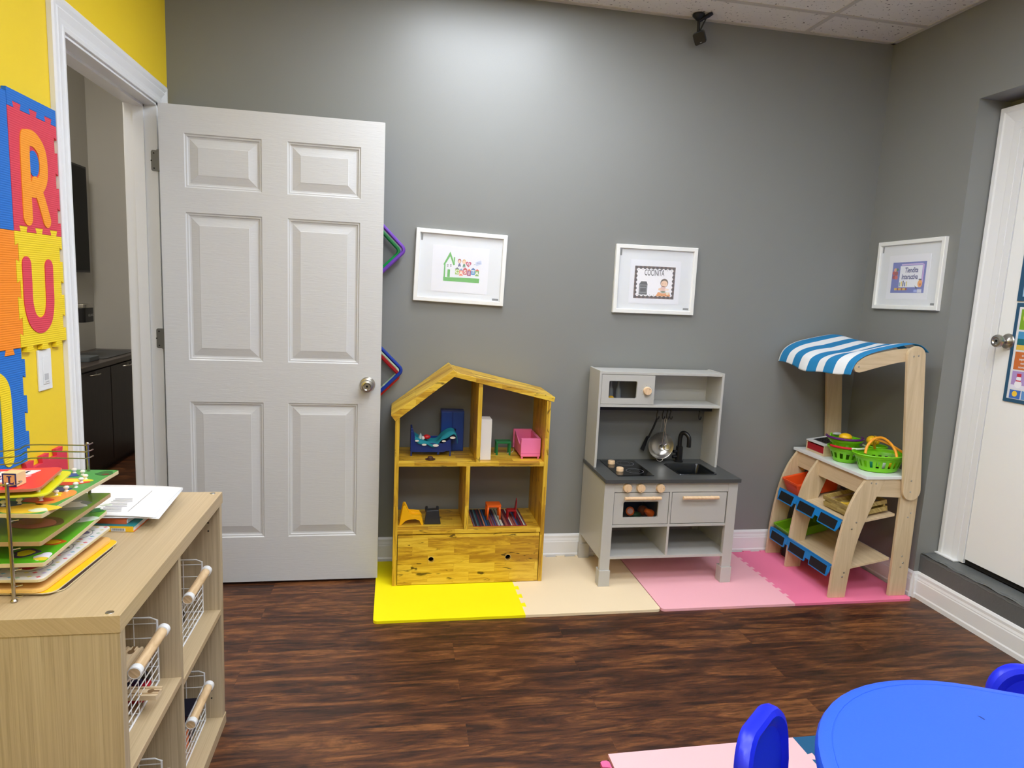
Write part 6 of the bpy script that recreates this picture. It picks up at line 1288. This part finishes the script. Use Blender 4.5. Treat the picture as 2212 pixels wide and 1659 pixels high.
part('cover', slab(pl('book coral', (222, 110, 70)), co2, 0.7542, 0.7665), bk); part('pages', MB(M_paper).xy([(0.1695, -1.486), (0.179, -1.392), (0.17, -1.39), (0.16, -1.488)], 0.7555, 0.7655), bk, 'white page edge')
pp_ = thing('paper_stack', 'stack of white printed paper fanned over the books', 'paper', (0.12, -1.38, 0.767))
for k, (dx, dy, a) in enumerate(((0.0, 0.0, 0.0), (0.004, 0.003, 0.03), (0.008, -0.002, 0.06))):
    b = MB(mat('copy paper', (244, 245, 246), rough=0.6, var=0.005))
    def fn(s, t_, k=k, dx=dx, dy=dy, a=a):
        x = 0.228 - 0.235 * (1 - s); y = -1.495 + 0.245 * t_ - 0.0 * s; z = 0.7815 - k * 0.0030 - 0.012 * s * s * 0.6 - 0.010 * (s > 0.8) * (s - 0.8)
        xx, yy = x - 0.11, y + 1.38; return (0.11 + dx + xx * math.cos(a) - yy * math.sin(a) + 0.035 * (1 - 0) * 0, -1.38 + dy + xx * math.sin(a) + yy * math.cos(a), z)
    b.grid(fn, 16, 10); part('sheet', b, pp_, solid=0.0012)
b = MB(M_ink)
for k in range(9): b.box(0.10 + 0.0 * k, 0.150 - 0.004 * (k % 3), -1.47 + k * 0.012, -1.4685 + k * 0.012, 0.7812, 0.7816)
b.box(0.165, 0.1655, -1.47, -1.30, 0.7795, 0.7800)
part('printed_text', b, pp_, 'faint rows of print')

# ================================================================== blue table and chairs
def table():
    ph = math.radians(-25); cu, su = math.cos(ph), math.sin(ph)
    W2 = lambda u, v: (u * cu - v * su, u * su + v * cu)
    P = [W2(*q) for q in rrect(2.392, 3.60, -1.66, -0.858, 0.395, 14)]
    P2 = [W2(*q) for q in rrect(2.422, 3.57, -1.63, -0.888, 0.368, 14)]
    c = W2(3.0, -1.26); t = thing('activity_table', 'bright blue plastic children\'s table with rounded corners', 'table', (c[0], c[1], 0))
    b = MB(M_tblue); prof = [(0.012, 0.462), (0.0, 0.470), (0.0, 0.486), (0.004, 0.495), (0.012, 0.4995)]
    prev = None; k = len(P)
    for ins, z in prof + [(0.0275, 0.5002), (0.0282, 0.4990), (0.0296, 0.4990), (0.0303, 0.5002)]:
        q = [(*W2(*p), z) for p in rrect(2.392 + ins, 3.60 - ins, -1.66 + ins, -0.858 - ins, 0.395 - ins * 0.9, 14)]
        if prev: b.add(prev + q, [(i, (i + 1) % k, k + (i + 1) % k, k + i) for i in range(k)], None, True)
        else: b.add(q, [tuple(range(k))])
        prev = q
    b.add(prev, [tuple(range(k))]); part('table_top', b, t)
    for u, v in ((2.62, -1.05), (3.38, -1.05), (2.62, -1.47), (3.38, -1.47)):
        x, y = W2(u, v); part('leg', MB(M_tblue).tube([(x, y, 0.0 + (MT if x < 2.7 and y > -2.08 else 0)), (x, y, 0.464)], [0.020, 0.026], 16), t)
    p = W2(2.80, -1.03); part('ink_mark', MB(mat('ink blot', (20, 50, 120))).xy([(2.075 + a, -2.085 + c_2) for a, c_2 in ((0, 0), (0.004, 0.001), (0.002, 0.012), (-0.003, 0.015))], 0.5003, 0.5005), t, 'tiny dark pen mark')
table()
def chair(c, ang, label, zt=0.482, base=0.0):
    """moulded child's chair; c = centre of the backrest foot, ang = direction it faces"""
    f = Vector((math.cos(ang), math.sin(ang), 0)); s = Vector((-f.y, f.x, 0)); c = Vector((*c, 0))
    t = thing('child_chair', label, 'chair', c, 'blue plastic chairs at the blue table'); m = M_pblue
    hw = 0.125; sh = 0.25
    def P(a, d, z): return c + s * a + f * d + Vector((0, 0, z))
    b = MB(m)
    # backrest slab: outline in (a, z), thick rim, recessed face
    def outl(ins, n=7):
        w = hw - ins; z0 = sh + ins * 0.5; z1 = zt - ins; r = 0.075
        pts = [(-w * 0.86, z0), (w * 0.86, z0), (w, z0 + 0.09), (w, z1 - r)]
        pts += [(w - r + r * math.cos(a), z1 - r + r * math.sin(a)) for a in [PI / 2 * k / n for k in range(1, n + 1)]]
        pts += [(-w + r - r * math.sin(a), z1 - r + r * math.cos(a)) for a in [PI / 2 * k / n for k in range(0, n + 1)]]
        pts += [(-w, z0 + 0.09)]; return pts
    def curve(a, z, d): return P(a, d + 0.45 * a * a * 1.6 - (z - sh) * 0.12, z)
    prev = None
    for ins, d in ((0.030, 0.012), (0.022, 0.017), (0.012, 0.020), (0.003, 0.014), (0.0, 0.004), (0.0, -0.008), (0.004, -0.016), (0.012, -0.019)):
        q = [curve(a, z, d) for a, z in outl(ins)]
        k = len(q)
        if prev: b.add(prev + q, [(i, (i + 1) % k, k + (i + 1) % k, k + i) for i in range(k)], None, True)
        else: b.add(q, [tuple(range(k))])
        prev = q
    b.add(prev, [tuple(range(k))]); part('backrest', b, t)
    b = MB(m); prev = None
    for ins, z in ((0.012, sh - 0.012), (0, sh - 0.004), (0, sh + 0.006), (0.008, sh + 0.014), (0.03, sh + 0.008)):
        q = [P(a, d, z) for a, d in rrect(-0.13 + ins, 0.13 - ins, -0.02 + ins, 0.24 - ins, 0.045, 5)]; k = len(q)
        if prev: b.add(prev + q, [(i, (i + 1) % k, k + (i + 1) % k, k + i) for i in range(k)], None, True)
        else: b.add(q, [tuple(range(k))])
        prev = q
    b.add(prev, [tuple(range(k))]); part('seat', b, t)
    for a, d in ((-0.105, 0.0), (0.105, 0.0), (-0.105, 0.21), (0.105, 0.21)):
        part('leg', MB(m).tube([P(a * 1.15, d + (0.02 if d > 0.1 else -0.03), base), P(a, d, sh)], [0.013, 0.02], 12), t)
chair((1.612, -2.020), math.radians(-50), 'blue plastic child chair at the left corner of the table', base=0.0125)
chair((2.480, -1.875), math.radians(-112), 'blue plastic child chair on the far side of the table', zt=0.455)
